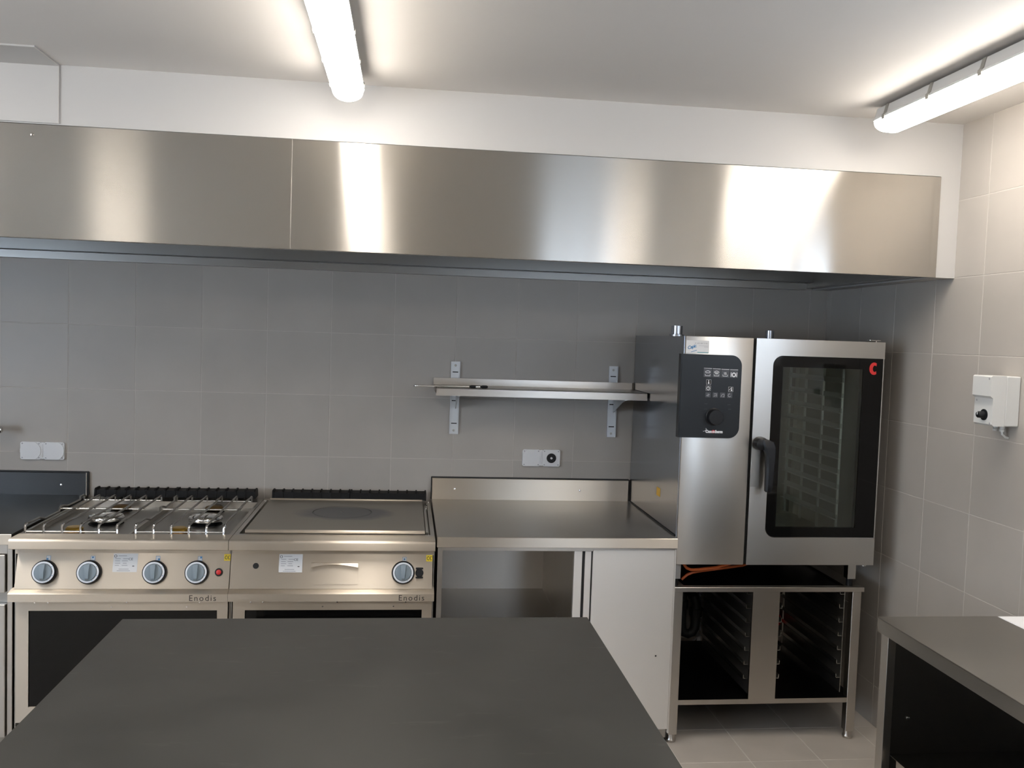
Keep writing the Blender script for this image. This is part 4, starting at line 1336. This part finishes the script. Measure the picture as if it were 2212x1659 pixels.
part('frame', MB().box(TX0 + .03, TX1 - .03, TY1 - .06, TY1 - .04, TZ - .08, TZ - .04).box(TX0 + .03, TX1 - .03, TY0 + .04, TY0 + .06, TZ - .08, TZ - .04).box(TX0 + .04, TX0 + .06, TY0 + .06, TY1 - .06, TZ - .08, TZ - .04).box(TX1 - .06, TX1 - .04, TY0 + .06, TY1 - .06, TZ - .08, TZ - .04), STEEL, tb)
part('lower_shelf', B(TX0 + .03, TX1 - .03, TY0 + .03, TY1 - .03, 0.20, 0.235, bev=.001), STEEL_TABLE, tb)

# ================================================================== steel counter along the right wall
KX, KY1, KY0, KZ = 2.4215, -1.887, -4.10, 0.899
ct = thing('side_counter', ((KX + RW) / 2, (KY0 + KY1) / 2, 0), 'steel counter with open shelf below the white switch box', 'counter')
part('top', MB().box(KX, RW - .001, KY0, KY1, KZ - .003, KZ, bev=.001).box(KX, KX + .002, KY0, KY1, KZ - .043, KZ - .003).box(KX, RW - .001, KY1 - .002, KY1, KZ - .043, KZ - .003).box(KX, RW - .001, KY0, KY0 + .002, KZ - .043, KZ - .003), STEEL_COUNTER, ct)
part('end_panel', B(KX + .035, RW - .004, KY1 - .045, KY1 - .040, 0.085, KZ - .043), STEEL_BAY_SHADE, ct)
part('end_panel', B(KX + .035, RW - .004, KY0 + .02, KY0 + .025, 0.085, KZ - .043), STEEL_IN, ct)
part('back_panel', B(RW - .012, RW - .006, KY0 + .03, KY1 - .045, 0.085, KZ - .043), STEEL_IN, ct)
part('post', B(KX + .010, KX + .036, KY1 - .050, KY1 - .012, 0.04, KZ - .043, bev=.001), STEEL, ct)
part('post', B(KX + .010, KX + .036, KY0 + .012, KY0 + .05, 0.04, KZ - .043, bev=.001), STEEL, ct)
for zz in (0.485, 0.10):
    part('shelf', MB().box(KX + .038, RW - .012, KY0 + .026, KY1 - .046, zz, zz + .003).box(KX + .038, KX + .040, KY0 + .026, KY1 - .085, zz - .027, zz), STEEL_BAY_SHADE, ct)
    part('shelf_edge', B(KX + .0365, KX + .038, KY0 + .026, KY1 - .085, zz - .027, zz + .003), STEEL, ct)
part('bolt', MB().lathe((2.512, KY1 - .045, 0.60), (0, -1, 0), [(0.006, 0), (0.005, 0.003), (0, 0.004)], 10), CHROME, ct)
part('bolt', MB().lathe((KX + .026, KY1 - .03, KZ - .046), (-1, 0, 0), [(0.005, 0), (0.004, 0.016), (0, 0.017)], 10), STEEL_IN, ct)
for x in (KX + .03, RW - .05):
    for y in (KY0 + .04, KY1 - .035):
        part('foot', MB().cyl((x, y, 0), (x, y, 0.088), 0.012, seg=12), STEEL_IN, ct)

for i, (dx, rz, w) in enumerate(((0.0, 0.0, 'lower sheet of the white papers on the side counter'), (0.006, 0.02, 'upper sheet of the white papers on the side counter'))):
    zz = KZ + .0003 + i * .0008
    cx, cy = 2.918 + dx, -2.042 - dx
    q = []
    for a_, b_ in ((-.105, -.1485), (.105, -.1485), (.105, .1485), (-.105, .1485)):
        q.append((cx + a_ * math.cos(rz) - b_ * math.sin(rz), cy + a_ * math.sin(rz) + b_ * math.cos(rz)))
    solo('paper_sheet', MB().prism(q, lambda u, v: (u, v, zz), lambda u, v: (u, v, zz + .0006)), PAPER, (cx, cy, zz), w, 'paper', 'papers on the side counter', smooth=False)

# ================================================================== switch box on the right wall
BY0, BY1, BZ0, BZ1, BX = -1.506, -1.400, 1.4560, 1.6340, 3.022
bx = thing('switch_box', (RW, (BY0 + BY1) / 2, BZ0), 'white plastic switch box with black knob on the tiled wall beside the oven', 'switch box')
mb = MB()
mb.box(RW - .055, RW - .0005, BY0, BY1, BZ0, BZ1, bev=.003)
part('box', mb, GREY_PLASTIC, bx)
mb = MB()
# cover: full-depth hood above, stepped-back face with the knob below
mb.prism([(RW - .056, BZ0), (BX + .012, BZ0), (BX + .004, BZ0 + .006), (BX + .004, BZ0 + .098), (BX - .007, BZ0 + .106), (BX - .007, BZ1 - .004), (BX - .002, BZ1), (RW - .056, BZ1)],
         lambda x, z: (x, BY0, z), lambda x, z: (x, BY1 - .004, z))
part('cover', mb, GREY_PLASTIC, bx)
kb = part('knob', MB().lathe((BX + .004, -1.462, 1.494), (-1, 0, 0), [(0.020, 0), (0.020, 0.003), (0.0125, 0.004), (0.0115, 0.024), (0.010, 0.026), (0, 0.026)], 22), BLACK_PLASTIC, bx)
part('pointer', B(BX - .0235, BX - .0222, -1.4635, -1.4605, 1.494, 1.504), WHITE_PLASTIC, kb)
for yy, zz in ((BY0 + .011, BZ1 - .010), (BY0 + .011, BZ0 + .010), (BY1 - .016, BZ0 + .088)):
    part('screw', MB().lathe((BX - .007 if zz > 1.6 else BX + .004, yy, zz), (-1, 0, 0), [(0.004, 0), (0.0035, 0.001), (0, 0.0012)], 10), INK_GREY, bx)
for yy in (BY0 + .045, BY1 - .025):
    g = part('cable_gland', MB().lathe((RW - .03, yy, BZ0), (0, 0, -1), [(0.009, 0), (0.009, 0.012), (0.007, 0.013), (0.0095, 0.015), (0.0085, 0.022), (0, 0.023)], 14), GREY_PLASTIC, bx)
part('cable', MB().tube([(RW - .03, BY0 + .045, BZ0 - .02), (RW - .028, BY0 + .045, BZ0 - .032), (RW - .015, BY0 + .045, BZ0 - .042), (RW - .003, BY0 + .045, BZ0 - .045)], 0.004), GREY_PLASTIC, bx)
